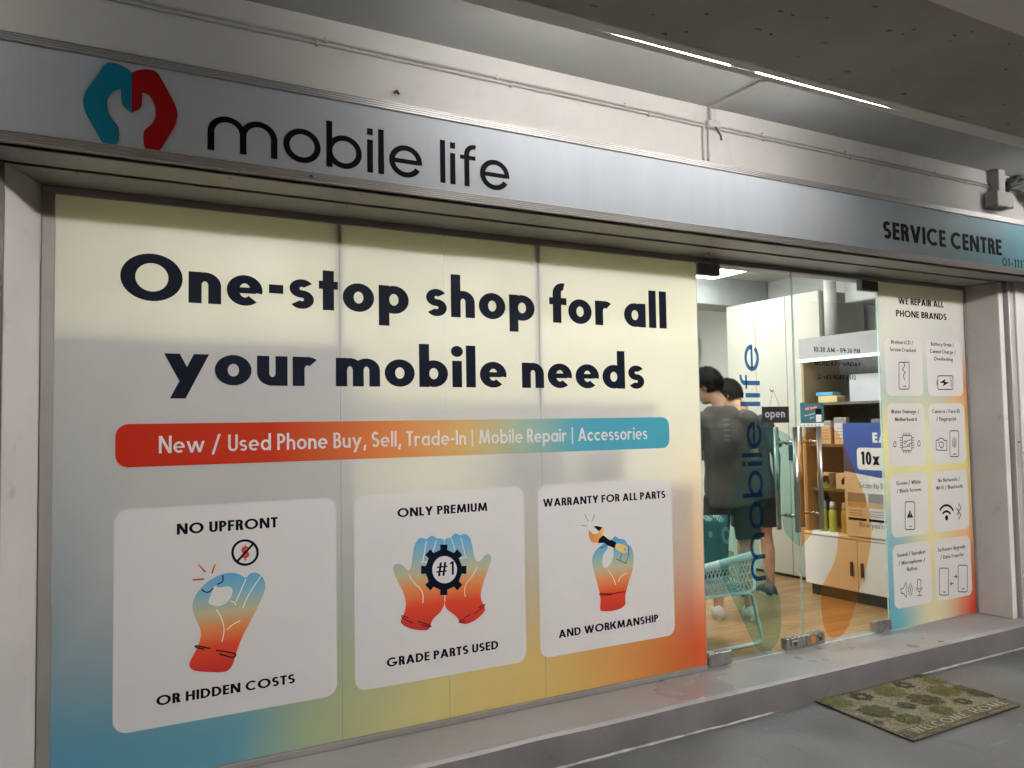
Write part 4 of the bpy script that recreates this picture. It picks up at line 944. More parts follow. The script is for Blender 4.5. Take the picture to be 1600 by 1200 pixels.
# tubes hidden behind the beam; a painted lip runs along the back of the beam and lets a thin line of light through
lp = []; lq = []; nn = 260
for i in range(nn+1):
    x = -9+18.5*i/nn; j = .0012*mnoise.noise(Vector((x*7, 9, 0)))
    g = .0115*max(0.0, min(1.0, (x-1.72)/.7, (3.75-x)/.9))                 # the joint opens a little over the lamps
    m_ = BY1+.044; lp += [(x, BY1-.008, BZ-.0012), (x, BY1-.004+j, BZ-.006+j), (x, m_-g*.5-.0002, BZ-.0065), (x, m_-g*.5-.0002, BZ-.0052)]
    lq += [(x, m_+g*.5+j*.4, BZ-.0048), (x, m_+g*.5+j*.4, BZ-.006), (x, BY1+.088, BZ-.006), (x, BY1+.090, BZ)]
for l_ in (lp, lq): structure(mesh_obj('beam_lip', l_, [(i*4+k, i*4+k+4, i*4+(k+1) % 4+4, i*4+(k+1) % 4) for i in range(nn) for k in range(4)], M['riser']))
for a, b, nm in ((-1.75, -.65, 'added unseen far left tube lamp'), (1.50, 2.585, 'left middle tube lamp'), (2.74, 3.75, 'right middle tube lamp'), (5.95, 7.05, 'added unseen far right tube lamp')):  # outermost two are added out of view to brighten the sign ends
    tr = thing('tube_lamp', nm+' of the row glowing behind the ceiling beam', 'lamp', ((a+b)/2, BY1+.149, BZ+.06), 'tube lamps behind the beam')
    y = BY1+.149
    box('batten', (a-.03, y-.05, BZ+.088), (b+.03, y+.05, BZ+.115), M['whitemetal'], tr, .004)
    MB().tube([(a, y, BZ+.064), (b, y, BZ+.064)], .013, 14).build('tube', M['tube'], tr, True)
    for x in (a-.012, b+.012): box('lamp_holder', (x-.012, y-.014, BZ+.045), (x+.012, y+.014, BZ+.0875), M['whitemetal'], tr, .003)
    for x in (a+.2, b-.2): MB().tube([(x, y, BZ+.1155), (x, y, CZ-.001)], .006, 8).build('hanger_rod', M['whitemetal'], tr)
for x, nm in ((1.7, 'left'), (4.5, 'middle'), (7.2, 'right')):
    tube_lamp((x, -5.2, HZ), M['tube2'], nm+' tube lamp on the ceiling beyond the beam')

# ------------------------------------------------------------------ shop interior
iw_ = pmat('shop_white_wall', (.72, .73, .70), .7, var=.03); grey_ = pmat('shop_grey_wall', (.62, .67, .67), .7, var=.04)
CE = 3.06; BY = 4.3; IX0, IX1 = -.145, 6.62
structure(mesh_obj('shop_back_wall', [(IX0, BY, LZ), (IX1, BY, LZ), (IX1, BY, CE), (IX0, BY, CE)], [(0, 1, 2, 3)], grey_))
structure(mesh_obj('shop_left_wall', [(IX0, .3, LZ), (IX0, BY, LZ), (IX0, BY, CE), (IX0, .3, CE)], [(0, 1, 2, 3)], iw_))
structure(mesh_obj('shop_right_wall', [(IX1, .06, LZ), (IX1, BY, LZ), (IX1, BY, CE), (IX1, .06, CE)], [(0, 3, 2, 1)], iw_))
structure(mesh_obj('shop_front_wall', [(IX0, .302, 2.60), (IX1, .302, 2.60), (IX1, .302, CE), (IX0, .302, CE)], [(0, 3, 2, 1)], iw_))
structure(mesh_obj('shop_right_return', [(6.05, .302, LZ), (IX1, .302, LZ), (IX1, .302, 2.6), (6.05, .302, 2.6)], [(0, 3, 2, 1)], iw_))
structure(mesh_obj('shop_lintel', [(IX0, .046, 2.585), (IX1, .046, 2.585), (IX1, .302, 2.60), (IX0, .302, 2.60)], [(0, 3, 2, 1)], iw_))
structure(box('shop_ceiling', (IX0, .05, CE), (IX1+.3, BY+.1, CE+.1), iw_))
structure(box('shop_ceiling_beam', (5.5, 2.5, 2.78), (6.6, 2.9, CE-.001), pmat('shop_beam_grey', (.42, .45, .45), .7), bev=.005))
fl = structure(box('shop_floor', (IX0, .05, LZ-.05), (IX1, BY, LZ-.004), pmat('floor_screed', (.10, .07, .04), .8)))
wood = wood_mat(); base = None
ang = math.radians(0); pw = .16
for j in range(25):
    y0 = .052+j*pw; x = 3.0-rnd.uniform(0, .9)
    while x < 6.6:
        ln = 1.2; a, b = max(x, 2.9), min(x+ln, 6.6)
        if b-a > .05:
            box('floor_plank', (a+.0008, y0+.0008, LZ-.004), (b-.0008, min(y0+pw, BY)-.0008, LZ), wood, fl, .0012)
        x += ln
for x, y, lab in ((5.36, 2.0, 'near the tall cupboard'), (4.2, 1.0, 'just inside the glass doors'), (2.6, 1.15, 'behind the middle of the printed window'), (.9, 1.15, 'behind the left of the printed window'), (2.4, 3.2, 'at the back of the shop'), (4.0, 3.5, 'in the far corner of the shop')):
    t = thing('panel_lamp', 'square ceiling panel lamp '+lab, 'lamp', (x, y, CE), 'square ceiling lamps inside the shop')
    fr = MB()
    for a, b in (((-.30, -.30), (.30, -.28)), ((-.30, .28), (.30, .30)), ((-.30, -.28), (-.28, .28)), ((.28, -.28), (.30, .28))): fr.box((x+a[0], y+a[1], CE-.02), (x+b[0], y+b[1], CE-.001))
    fr.build('frame', M['whitemetal'], t)
    MB().box((x-.28, y-.28, CE-.075), (x+.28, y+.28, CE-.021)).build('diffuser', M['panel_door'] if 'glass doors' in lab or 'far corner' in lab else M['panel'], t)

# furniture standing against the inside of the printed window (seen as dim shapes through it)
back_g = pmat('grey_laminate', (.36, .36, .37), .5)
o = box('tall_cabinet', (.04, .033, LZ), (1.272, .45, 2.012), back_g, None, .004); tag(o, 'tall cabinet back showing as a dim block through the left printed window', 'cabinet')
ct = thing('counter', 'long counter showing as a dim block through the lower printed window', 'counter', (2.3, .3, LZ))
box('body', (1.30, .034, LZ), (3.30, .60, 1.235), back_g, ct, .004); box('top', (1.29, .032, 1.236), (3.31, .63, 1.272), back_g, ct, .004)
o = box('shelf_board', (1.30, .033, 1.722), (3.05, .20, 1.748), pmat('frosted_shelf', (.5, .5, .5), .5), None, .002); tag(o, 'thin shelf edge showing through the printed window above the coloured bar', 'shelf')
for a, b, h, lab in ((2.03, 2.40, .26, 'left'), (2.52, 2.80, .20, 'right')):
    o = box('stock_box', (a, .034, 1.2725), (b, .35, 1.2725+h), pmat('stock_box_blue', (.12, .16, .25), .6), None, .004); tag(o, lab+' stock box on the counter behind the coloured bar', 'box')
o = MB().tube([(1.93-.03*math.sin(i*.35), .040, 1.72-.0195*i) for i in range(24)], .004, 6).build('hanging_wire', M['cable']); tag(o, 'thin wire hanging behind the printed window below the shelf', 'wire')

# tall cream cupboard
cream = pmat('cream_laminate', (.53, .52, .455), .42, var=.02)
tc = thing('tall_cupboard', 'tall cream cupboard with plain doors behind the two people', 'cupboard', (6.2, 1.85, LZ))
box('carcass', (5.97, 1.30, LZ+.02), (6.55, 2.44, 2.748), cream, tc)
for a, b in ((1.302, 1.685), (1.690, 2.062), (2.067, 2.438)): box('cupboard_door', (5.950, a, LZ+.03), (5.9685, b, 2.75), cream, tc, .002)
box('keypad', (5.925, 1.60, 1.24), (5.9495, 1.68, 1.38), M['rubber'], tc, .004)
# round pipe and ducts above the display unit
o = MB().tube([(6.02, 1.235, 2.29), (6.02, 1.235, CE-.001)], .055, 20).build('white_pipe', M['whitemetal'], None, True); tag(o, 'white round pipe rising above the display unit to the ceiling', 'pipe')
o = box('duct_box', (6.10, .55, 2.62), (6.55, 1.15, CE-.002), pmat('duct_white', (.62, .65, .64), .5), None, .01); tag(o, 'pale duct box under the shop ceiling above the display unit', 'duct')
o = box('wall_unit', (6.05, 3.55, 2.32), (6.60, 4.25, 2.58), M['whitemetal'], None, .02); tag(o, 'white unit on the far shop wall above the heads', 'air conditioner')
o = box('back_shelf', (4.6, 3.9, 1.95), (5.9, 4.28, 2.30), M['whitemetal'], None, .02); tag(o, 'long white shelf unit on the back wall behind the heads', 'shelf')

# display unit
du = thing('display_unit', 'display unit with white base cupboard and shelves of phone goods', 'display unit', (5.75, .6, LZ))
white_ = pmat('white_laminate', (.84, .82, .78), .4, var=.02); dk = pmat('dark_shelf_laminate', (.13, .115, .09), .5, var=.08)
box('toe_kick', (5.56, .05, LZ), (5.98, 1.14, .262), pmat('toe_kick_dark', (.05, .047, .042), .5), du)
box('base_carcass', (5.52, .03, .2625), (6.0, 1.155, .668), white_, du); box('base_top', (5.497, .03, .6685), (6.0, 1.157, .690), white_, du, .003)
for a, b, h in ((.645, 1.154, .69), (.05, .640, .595)):
    d = box('cupboard_door', (5.502, a, .268), (5.5195, b, .664), white_, du, .002)
    box('door_handle', (5.478, h-.008, .385), (5.5015, h+.008, .495), M['rubber'], d, .003)
box('back_panel', (5.975, .04, .6905), (6.0, 1.15, 2.28), pmat('mesh_grey_back', (.16, .165, .16), .6, var=.1, vscale=30), du)
box('side_panel', (5.53, 1.128, .6905), (5.974, 1.152, 2.28), pmat('oak_side', (.36, .26, .15), .5), du); box('side_panel', (5.53, .035, .6905), (5.974, .055, 2.28), dk, du)
for z in (1.045, 1.405, 1.745): box('shelf', (5.56, .056, z-.022), (5.974, 1.127, z), dk, du, .002)
box('header', (5.51, .035, 2.108), (5.53, 1.152, 2.283), pmat('header_grey', (.34, .345, .34), .5), du); box('light_strip', (5.495, .035, 2.085), (5.53, 1.152, 2.1075), emit_mat('shelf_light_strip', (1, 1, .96), 1.6), du)
def goods(name, y0, y1, z0, h, col, lab, x=5.60, dep=.10, cat='box', grp='goods on the display shelves', extra=None):
    t = thing(name, lab, cat, (x+dep/2, (y0+y1)/2, z0), grp)
    box('carton', (x, y0, z0+.0005), (x+dep, y1, z0+h), pmat(name+'_print', col, .4, var=.05), t, .003)
    if extra: extra(t, x, y0, y1, z0, h)
    return t
def blackbird(t, x, y0, y1, z0, h):
    cy0 = (y0+y1)/2; mesh_obj('dark_print', [(x-.0012, cy0+a*.04-.02, z0+h*.45+b*.05) for a, b in ((-1,.9),(.1,.9),(1,.2),(.7,-.5),(0,-.2),(-.8,-.9),(-1.2,-.2))], [(0,1,2,3,4,5,6)], M['blackink'], t)
    mesh_obj('green_print', [(x-.0014, y0+.004+a*.05, z0+.006+b*.05) for a, b in ((0,0),(1,0),(.8,.7),(.2,1))], [(0,1,2,3)], pmat('green_print', (.12, .30, .06), .4), t)
def card_print(t, x, y0, y1, z0, h):
    mesh_obj('header_print', [(x-.0012, y0+.004, z0+h*.80), (x-.0012, y1-.004, z0+h*.80), (x-.0012, y1-.004, z0+h-.004), (x-.0012, y0+.004, z0+h-.004)], [(0, 3, 2, 1)], M['gray_ink'], t)
    for k in range(4):
        zz = z0+h*(.2+.13*k); mesh_obj('text_line', [(x-.0012, y0+.012, zz), (x-.0012, y1-.02-.01*(k % 2), zz), (x-.0012, y1-.02-.01*(k % 2), zz+.006), (x-.0012, y0+.012, zz+.006)], [(0, 3, 2, 1)], M['gray_ink'], t)
goods('stock_carton', .86, 1.05, 1.745, .055, (.75, .55, .25), 'flat tan carton on the top display shelf'); goods('stock_carton', .90, 1.07, 1.8015, .03, (.10, .42, .75), 'flat blue carton on top of the tan carton')
goods('stock_carton', .52, .80, 1.745, .22, (.62, .64, .66), 'large white carton on the top display shelf', x=5.68, dep=.2)
goods('retail_pack', .78, .90, 1.405, .215, (.70, .62, .55), 'right upright pale retail pack on the middle shelf', extra=card_print, dep=.04); goods('retail_pack', .935, 1.045, 1.405, .19, (.70, .62, .55), 'left upright pale retail pack on the middle shelf', extra=card_print, dep=.04)
goods('retail_pack', .76, .90, 1.045, .125, (.74, .75, .70), 'white box with black print on the lower shelf', extra=blackbird); goods('retail_pack', .97, 1.09, 1.045, .125, (.72, .66, .55), 'pale box with dark print at the left of the lower shelf', extra=blackbird)
for k, yy in enumerate((.745, .835, .955, 1.05)):
    t = thing('spray_bottle', ('first', 'second', 'third', 'fourth')[k]+' yellow spray bottle from the poster on the base cupboard', 'bottle', (5.62, yy, .69), 'yellow bottles on the base cupboard')
    yel = bpy.data.materials.get('yellow_bottle') or pmat('yellow_bottle', (.46, .42, .04), .35, var=.1)
    MB().tube([(5.62, yy, .6905), (5.62, yy, .70), (5.62, yy, .855), (5.62, yy, .875)], [.028, .032, .032, .022], 16).build('body', yel, t, True)
    MB().tube([(5.62, yy, .8755), (5.62, yy, .90), (5.62, yy, .935)], [.026, .026, .020], 14).build('cap', M['pvcbox'], t, True)
for k, (y0, z0, w_, h_, col) in enumerate(((.60, 1.405, .10, .16, (.55, .5, .45)), (.47, 1.405, .11, .2, (.2, .22, .25)), (.33, 1.405, .11, .15, (.6, .6, .62)), (.58, 1.045, .13, .14, (.3, .35, .3)), (.42, 1.045, .13, .17, (.62, .55, .4)),
        (.28, 1.745, .2, .13, (.4, .42, .45)), (.10, 1.405, .14, .18, (.5, .45, .4)), (.16, 1.045, .2, .13, (.25, .25, .28)))):
    goods('stock_carton', y0, y0+w_, z0, h_, col, ('first', 'second', 'third', 'fourth', 'fifth', 'sixth', 'seventh', 'eighth')[k]+' small stock carton half hidden behind the poster board', x=5.64, dep=.12)
# poster board leaning on the unit
py1, py0, pz0, pz1 = .724, .060, .700, 1.575; PX = 5.488
po = thing('poster_board', 'blue and white printed poster board in front of the display shelves', 'poster', (PX, .4, pz0))
box('board', (PX, py0, pz0), (PX+.006, py1, pz1), M['linewhite'], po)
def prect(nm, a, b, c, d, mat, lift=.001): # y from a to b, z c to d
    return mesh_obj(nm, [(PX-lift, a, c), (PX-lift, b, c), (PX-lift, b, d), (PX-lift, a, d)], [(0, 3, 2, 1)], mat, po)
blue = pmat('poster_blue', (.055, .095, .33), .4); tan_ = pmat('poster_tan', (.62, .44, .22), .4)
mesh_obj('blue_field', [(PX-.001, py1, 1.20), (PX-.001, .42, 1.16), (PX-.001, py0, 1.15), (PX-.001, py0, pz1), (PX-.001, py1, pz1)], [(0, 1, 2, 3, 4)], blue, po)
q = rrect(-.60, 1.215, -.08, 1.385, .03); mesh_obj('white_box', [(PX-.002, -a, b) for a, b in q], [tuple(range(len(q)))], M['linewhite'], po)
def ptext(s, y, z, h, w, mat, wd, lift): return lettering('poster_lettering', s, (PX, y, z), (0, -1, 0), (0, 0, h), mat, w, po, width=wd, lift=lift)
ptext('EA', .455, 1.425, .075, .24, M['linewhite'], .125, .0022); ptext('10x', .565, 1.255, .10, .24, M['blackink'], .165, .0034); 
ptext('Scan to link', .59, 1.075, .045, .2, M['gray_ink'], .27, .0014); ptext("Now you're all set", .60, .775, .042, .2, M['gray_ink'], .36, .0014)
for a, b in ((.700, .535), (.515, .35), (.33, .165)):
    prect('dark_panel', b, a, .965, 1.035, M['gray_ink']); prect('tan_panel', b, a, .925, .964, tan_); prect('black_strip', b, a, .822, .842, M['blackink'])
    for z in (.895, .875, .858): prect('text_line', b+.03, a-.01, z, z+.006, M['gray_ink'])

# ------------------------------------------------------------------ wire armchair and cushion
mint = pmat('mint_enamel', (.53, .61, .58), .4, var=.04)
ch = thing('armchair', 'mint green woven wire armchair close behind the left glass door', 'chair', (3.6, .55, LZ))
for sy in (.235, .86):
    s = 1 if sy < .5 else -1
    fm = MB().tube([(3.16, sy, .70), (3.20, sy, .66), (3.58, sy, .70), (3.90, sy, .735), (4.0, sy+.01*s, .742)], .024, 12).build('arm_rail', mint, ch, True)
    MB().tube([(3.20, sy, .66), (3.24, sy, .52), (3.62, sy, .515), (3.93, sy, .508), (3.985, sy, .53), (4.005, sy+.01*s, .735)], .010, 8).build('side_rail', mint, ch, True)
    w = MB()
    for k in range(24):
        x0 = 3.24+.032*k
        for dx in (.10, -.10):
            xa, xb = x0, x0+dx
            if 3.22 < xa < 3.99 and 3.22 < xb < 3.99: w.tube([(xa, sy+.002*(1 if dx > 0 else -1), .515), (xb, sy+.002*(1 if dx > 0 else -1), .71)], .0038, 5)
    for zz in (.565, .615, .665): w.tube([(3.23, sy, zz), (3.97, sy, zz+.02)], .0034, 5)
    w.build('woven_side', mint, ch)
    MB().tube([(3.93, sy, .505), (3.965, sy, .49), (4.0, sy, .36), (4.035, sy, .215), (4.03, sy, .190), (4.00, sy, .1815), (3.6, sy, .1815), (3.25, sy, .1815), (3.20, sy, .19), (3.22, sy, .30), (3.26, sy, .505)], .0115, 10).build('sled_leg', mint, ch, True)
w = MB()
for k in range(14): w.tube([(3.25+.055*k, .24, .512), (3.25+.055*k, .855, .512)], .004, 5)
for k in range(11): w.tube([(3.24, .26+.058*k, .516), (3.96, .26+.058*k, .516)], .004, 5)
w.build('woven_seat', mint, ch)
w = MB()
for k in range(12): w.tube([(3.22, .25+.055*k, .52), (3.12, .25+.055*k, .97)], .004, 5)
for k in range(9): w.tube([(3.22-.0111*k, .24, .53+.05*k), (3.22-.0111*k, .855, .53+.05*k)], .004, 5)
w.tube([(3.20, .235, .66), (3.12, .24, .98), (3.12, .855, .98), (3.20, .86, .66)], .014, 8)
w.build('woven_back', mint, ch)
def cushion(nm, lab, c, sx, sy, sz, rot, mat, cat):
    n = 14; v = []; f = []
    Rm = Matrix.Rotation(rot[2], 3, 'Z') @ Matrix.Rotation(rot[1], 3, 'Y') @ Matrix.Rotation(rot[0], 3, 'X')
    for side in (1, -1):
        for j in range(n+1):
            for i in range(n+1):
                a, b = i/n*2-1, j/n*2-1; t = ((1-a**4)*(1-b**4))**.5
                pinch = 1-.10*(1-abs(a))*abs(b)**3-.10*(1-abs(b))*abs(a)**3
                p = Vector((a*sx*pinch, b*sy*pinch, side*sz*t)); p = Rm @ p; v.append(p+Vector(c))
    for s in (0, 1):
        o_ = s*(n+1)**2
        for j in range(n):
            for i in range(n):
                q = (o_+j*(n+1)+i, o_+j*(n+1)+i+1, o_+(j+1)*(n+1)+i+1, o_+(j+1)*(n+1)+i); f.append(q if s == 0 else q[::-1])
    o = mesh_obj(nm, v, f, mat, None, True); tag(o, lab, cat); return o
def cushion_mat():
    m, nt, N, L, b = nmat('teal_burst_fabric'); b.inputs['Roughness'].default_value = .85
    tc_ = N.new('ShaderNodeTexCoord'); vo = N.new('ShaderNodeTexVoronoi'); vo.inputs['Scale'].default_value = 6.0; vo.inputs['Randomness'].default_value = .35
    L.new(tc_.outputs['Object'], vo.inputs[0])
    rng = mathn(N, L, 'MULTIPLY', mathn(N, L, 'GREATER_THAN', vo.outputs['Distance'], .24), mathn(N, L, 'LESS_THAN', vo.outputs['Distance'], .36))
    sub = N.new('ShaderNodeVectorMath'); sub.operation = 'SUBTRACT'; L.new(vo.outputs['Position'], sub.inputs[1])
    sc_ = N.new('ShaderNodeVectorMath'); sc_.operation = 'SCALE'; sc_.inputs[3].default_value = 1.0; L.new(tc_.outputs['Object'], sc_.inputs[0]); L.new(sc_.outputs[0], sub.inputs[0])
    sp_ = N.new('ShaderNodeSeparateXYZ'); L.new(sub.outputs[0], sp_.inputs[0])
    ang_ = mathn(N, L, 'ARCTAN2', sp_.outputs[2], sp_.outputs[0]); ray = mathn(N, L, 'GREATER_THAN', mathn(N, L, 'SINE', mathn(N, L, 'MULTIPLY', ang_, 18)), .35)
    fac = mathn(N, L, 'MULTIPLY', mathn(N, L, 'MULTIPLY', rng, ray), .8)
    L.new(mixc(N, L, fac, (.012, .085, .085), (.45, .65, .62)), b.inputs['Base Color']); return m
cushion('cushion', 'dark teal cushion with pale burst pattern leaning in the mint armchair', (3.70, .37, .80), .225, .225, .06, (math.radians(84), math.radians(9), math.radians(6)), cushion_mat(), 'cushion')
cushion('seat_pad', 'white seat pad lying in the mint armchair', (3.70, .55, .565), .24, .27, .045, (0, 0, 0), pmat('white_fabric', (.66, .68, .66), .9), 'cushion')

# ------------------------------------------------------------------ people
def remeshed(name, mb, mat, parent, voxel, smooth_it=6, disp=None):
    o = mb.build(name, mat, parent, True)
    r = o.modifiers.new('r', 'REMESH'); r.mode = 'VOXEL'; r.voxel_size = voxel; r.use_smooth_shade = True
    s = o.modifiers.new('s', 'SMOOTH'); s.factor = .5; s.iterations = smooth_it
    dg_ = bpy.context.evaluated_depsgraph_get(); me = bpy.data.meshes.new_from_object(o.evaluated_get(dg_)); o.modifiers.clear(); o.data = me
    if disp:
        amp, sc_, st_ = disp
        me.calc_loop_triangles(); ns = [v.normal.copy() for v in me.vertices]
        for v, nn_ in zip(me.vertices, ns):
            q = Vector((v.co.x*st_[0], v.co.y*st_[1], v.co.z*st_[2]))*sc_
            v.co += nn_*amp*(mnoise.noise(q)+.5*mnoise.noise(q*2.1))
    me.polygons.foreach_set('use_smooth', [True]*len(me.polygons)); me.materials.clear(); me.materials.append(mat); return o
def person(label, loc, rot, height, turn, pitch, lean, arms, skin, shirt, shorts, shoe, hair, seed):
    rg = random.Random(seed); k = height/1.80; t = thing('person', label, 'person', loc)
    Rz = Matrix.Rotation(rot, 3, 'Z'); off = Vector(loc)
    def bend(p):
        p = Vector(p); h = max(0, p.z-.95); p = p.copy(); p.y += lean[1]*h*h; p.x += lean[0]*h; return p
    def Wd(p): return off + Rz @ (bend(p)*k)
    def ringz(c, rx, ry, n=16, R=None): 
        out = []
        for i in range(n):
            a = 2*math.pi*i/n; q = Vector((rx*math.cos(a), ry*math.sin(a), 0)); q = R @ q if R else q; out.append(Wd(Vector(c)+q))
        return out
    def limb(mb, pts, rs, n=12): mb.tube([Wd(p) for p in pts], [r*k for r in rs], n)
    hc = Vector((0, .035, 1.665)); Rh = Matrix.Rotation(turn, 3, 'Z') @ Matrix.Rotation(pitch, 3, 'X'); nk = Vector((0, -.01, 1.54))
    def head(p): return Wd(nk + Rh @ (Vector(p)+hc-nk))
    def hell(mb, c, r, n=14, m=10):
        rings = []
        for j in range(1, m):
            ph = math.pi*j/m-math.pi/2
            rings.append([head((c[0]+r[0]*math.cos(ph)*math.cos(2*math.pi*i/n), c[1]+r[1]*math.cos(ph)*math.sin(2*math.pi*i/n), c[2]+r[2]*math.sin(ph))) for i in range(n)])
        mb.loft(rings)
    b = MB()
    b.loft([ringz((0, 0, z), rx, ry) for z, rx, ry in ((.86, .145, .105), (.98, .150, .105), (1.12, .130, .092), (1.28, .140, .094), (1.38, .140, .088), (1.45, .100, .068), (1.51, .060, .056))])
    b.tube([Wd((0, -.01, 1.46)), Wd((0, -.005, 1.54)), head((0, -.02, -.05))], [.062*k, .056*k, .055*k], 14)
    hell(b, (0, -.012, .03), (.074, .094, .100)); hell(b, (0, .03, -.045), (.056, .066, .068)); hell(b, (0, .055, -.085), (.034, .036, .026))
    b.tube([head((0, .085, .02)), head((0, .112, -.022)), head((0, .085, -.032))], [.008*k, .013*k, .010*k], 8)
    b.tube([head((0, .088, -.062)), head((0, .094, -.066))], [.018*k, .010*k], 8)
    for s in (-1, 1):
        for a in range(7):
            an = math.radians(-60+45*a); an2 = math.radians(-60+45*(a+1))
            b.tube([head((s*.078, -.012+.016*math.cos(an), .002+.027*math.sin(an))), head((s*.082, -.012+.016*math.cos(an2), .002+.027*math.sin(an2)))], .006*k, 6)
        b.tube([head((s*.068, -.012, .0)), head((s*.079, -.016, .0))], [.022*k, .020*k], 8)
        limb(b, [(s*.09, 0, .93), (s*.095, .005, .72), (s*.10, .01, .50), (s*.105, -.015, .36), (s*.11, -.02, .09), (s*.11, .0, .04)], [.088, .075, .052, .055, .036, .036])
        limb(b, [(s*.11, -.03, .035), (s*.115, .12, .03)], [.034, .03])
        sh_, el_, wr_ = arms[0 if s < 0 else 1]
        limb(b, [(s*.12, 0, 1.39), sh_, el_, wr_], [.045, .043, .037, .027])
        wv = Vector(wr_); dv = (wv-Vector(el_)).normalized(); sd = Vector((0, 1, 0)) if abs(dv.y) < .7 else Vector((s, 0, 0))
        sd = (sd-dv*sd.dot(dv)).normalized(); nv = dv.cross(sd)
        b.loft([[Wd(wv+dv*d_+sd*(w_*math.cos(2*math.pi*i/10))+nv*(.014*math.sin(2*math.pi*i/10))) for i in range(10)] for d_, w_ in ((-.01, .026), (.04, .040), (.085, .038))])
        for q_, (o_, ln) in enumerate(((-.030, .062), (-.010, .076), (.010, .080), (.030, .068))):
            a0 = wv+dv*.075+sd*o_; b.tube([Wd(a0), Wd(a0+dv*ln*.5+nv*.006*s), Wd(a0+dv*ln*.9+nv*.024*s)], [.0095*k, .009*k, .0075*k], 8)
        a0 = wv+dv*.02+sd*.030; b.tube([Wd(a0), Wd(a0+dv*.035+sd*.026), Wd(a0+dv*.065+sd*.030)], [.012*k, .010*k, .008*k], 8)
    remeshed('body', b, skin, t, .0085, 3)
    c = MB()
    c.loft([ringz((0, .0, z), rx, ry, 20) for z, rx, ry in ((.80, .178, .140), (.90, .178, .142), (1.05, .170, .134), (1.22, .168, .130), (1.36, .172, .126), (1.44, .155, .106), (1.49, .112, .085), (1.515, .080, .073))])
    for s in (-1, 1):
        sh_, el_, wr_ = arms[0 if s < 0 else 1]; m_ = Vector(sh_).lerp(Vector(el_), .78)
        limb(c, [(s*.12, 0, 1.42), sh_, Vector(sh_).lerp(Vector(el_), .4), m_], [.075, .074, .070, .074], 14)
    remeshed('shirt', c, shirt, t, .010, 5, (.020, 8.0, (1, 1, .38)))
    c = MB()
    c.loft([ringz((0, 0, z), rx, ry, 20) for z, rx, ry in ((.80, .165, .125), (.90, .170, .128), (1.02, .160, .118))])
    for s in (-1, 1): limb(c, [(s*.09, 0, .86), (s*.104, .0, .72), (s*.114, .0, .56)], [.098, .094, .094], 14)
    remeshed('shorts', c, shorts, t, .012, 5, (.012, 8.0, (1, 1, .4)))
    for s in (-1, 1):
        sm = MB(); rows_ = []
        for yy, w_, h_ in ((-.085, .030, .055), (-.06, .042, .085), (-.01, .046, .095), (.05, .047, .078), (.11, .050, .058), (.16, .045, .045), (.19, .026, .03)):
            rows_.append([Wd((s*.112+w_*math.cos(math.pi*i/6)*(1 if i < 7 else 0) if i < 7 else s*.112+w_*(-1+(i-6)*2/4*1.0), yy, max(.012, .012+h_*math.sin(math.pi*i/6)) if i < 7 else .012)) for i in range(10)])
        sm.loft(rows_); so = sm.build('shoe', shoe, t, True)
        MB().loft([[Wd((s*.112+w_*math.cos(2*math.pi*i/14), .05+.145*math.sin(2*math.pi*i/14), z_)) for i in range(14)] for z_, w_ in ((.001, .050), (.022, .052))]).build('sole', M['pvcbox'], so)
    # hair: short strands over a tight cap
    hb = MB(); n = 0
    cap_v = []; NU, NV = 22, 12
    for j in range(NV+1):
        ph = math.radians(92-128*j/NV)
        for i in range(NU):
            th = 2*math.pi*i/NU; front = max(0, math.sin(th)); lim = math.radians(-36+72*front**.8)
            p_ = max(ph, lim); cap_v.append(head((.086*math.cos(p_)*math.cos(th), -.016+.106*math.cos(p_)*math.sin(th), .038+.110*math.sin(p_))))
    hb.add(cap_v, [(j*NU+i, (j+1)*NU+i, (j+1)*NU+(i+1) % NU, j*NU+(i+1) % NU) for j in range(NV) for i in range(NU)])
    for q_ in range(2600):
        th = rg.uniform(0, 2*math.pi); front = max(0, math.sin(th)); lo = math.radians(-38+72*front**.8); ph = math.asin(rg.uniform(math.sin(lo), 1))
        nrm = Vector((math.cos(ph)*math.cos(th), math.cos(ph)*math.sin(th), math.sin(ph)))
        p0 = Vector((.085*nrm.x, -.016+.105*nrm.y, .038+.109*nrm.z))
        dn = Vector((-math.sin(ph)*math.cos(th), -math.sin(ph)*math.sin(th), math.cos(ph)))*-1+Vector((rg.uniform(-.6, .6), rg.uniform(-.6, .6), rg.uniform(-.3, .3)))
        dn = (dn-nrm*dn.dot(nrm)).normalized(); ln = rg.uniform(.025, .05)*(1.2 if nrm.z > .2 else .6); sd = nrm.cross(dn)*.003
        p1 = p0+dn*ln*.55+nrm*rg.uniform(.006, .014); p2 = p0+dn*ln+nrm*rg.uniform(.001, .014)
        hb.add([head(p0-sd), head(p0+sd), head(p1+sd*.8), head(p1-sd*.8), head(p2)], [(0, 1, 2, 3), (3, 2, 4)])
    hb.build('hair', hair, t)
    return t
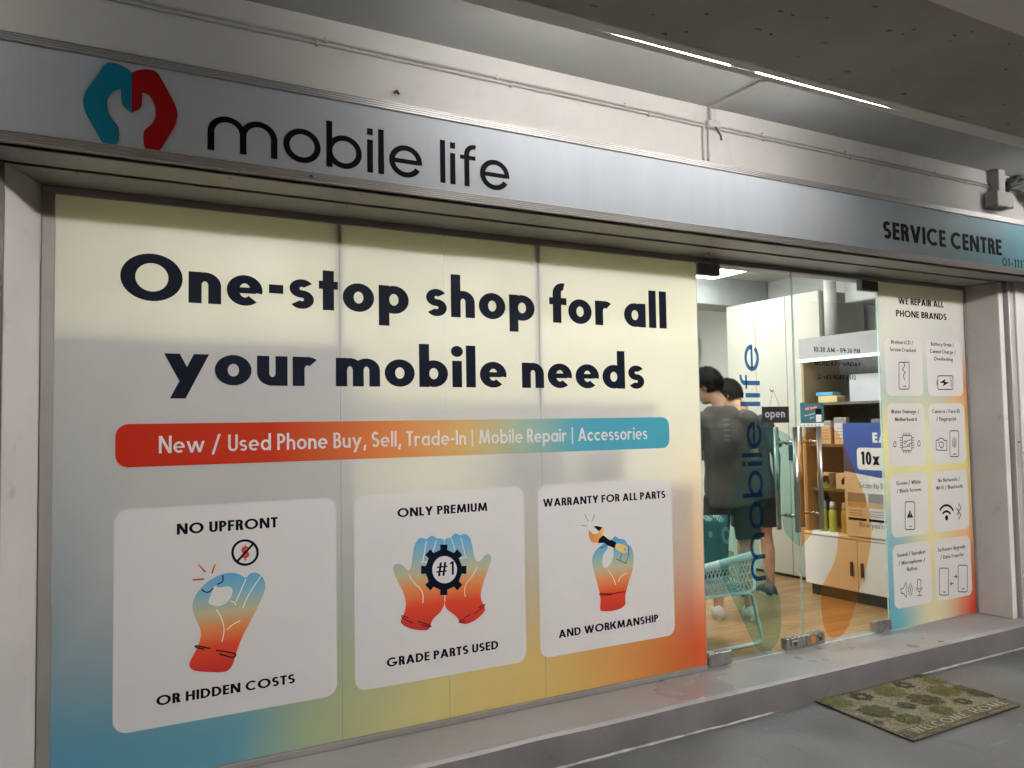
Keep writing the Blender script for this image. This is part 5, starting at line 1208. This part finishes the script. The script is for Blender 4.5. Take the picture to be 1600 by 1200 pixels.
skin_ = pmat('skin_tone', (.46, .27, .18), .55, var=.10, vscale=14); hair_ = pmat('black_hair', (.010, .010, .010), .8, var=.3, spec=.12); hair2 = pmat('dark_grey_hair', (.022, .022, .021), .8, var=.4, spec=.12)
hang = lambda s: ((s*.172, -.005, 1.40), (s*.225, -.02, 1.14), (s*.235, .05, .90))
fold = lambda s: ((s*.168, .0, 1.40), (s*.20, .03, 1.15), (s*.10, .24, 1.13))
p1 = person('person in charcoal T-shirt and black shorts seen from behind, head turned left', (4.41, .86, LZ), math.radians(-38), 1.84, math.radians(60), math.radians(-14), (-.10, .05), (fold(-1), fold(1)), skin_, pmat('charcoal_cotton', (.060, .056, .050), .9, var=.1, vscale=6), pmat('black_cotton', (.010, .011, .012), .9), M['pvcbox'], hair_, 3)
p2 = person('person in slate T-shirt and dark shorts bowing beside the other, arm hanging', (5.12, 1.33, LZ), math.radians(-20), 1.80, math.radians(40), math.radians(-18), (-.11, .14), (fold(-1), hang(1)), skin_, pmat('slate_cotton', (.040, .050, .050), .9, var=.1, vscale=6), pmat('dark_cotton', (.012, .013, .014), .9), pmat('black_trainer', (.03, .032, .034), .5), hair2, 5)
sh_o = [c for c in p1.children if c.name.startswith('shirt')][0]
fw = Vector((math.sin(math.radians(38)), math.cos(math.radians(38)), 0)); sdv = Vector((fw.y, -fw.x, 0)); pm = MB()
for q_, z in enumerate((1.44, 1.405, 1.365, 1.325, 1.295)):   # small print down the back
    for du in ((-.02, .012), (.004, .022)):
        cs = []
        for u, dz in ((du[0], 0), (du[1], 0), (du[1], .012), (du[0], .012)):
            src = -fw*.5+sdv*(u-.03)+Vector((0, 0, z+dz)); ok, lo, nr, _i = sh_o.ray_cast(src, fw)
            if ok: cs.append(lo-fw*.003+Vector(p1.location))
        if len(cs) == 4: pm.add(cs, [(0, 1, 2, 3)])
if pm.v: mesh_obj('back_print', pm.v, pm.f, pmat('faded_shirt_print', (.12, .115, .11), .8), p1)
for o in bpy.data.objects:
    if '_o' in o: del o['_o']
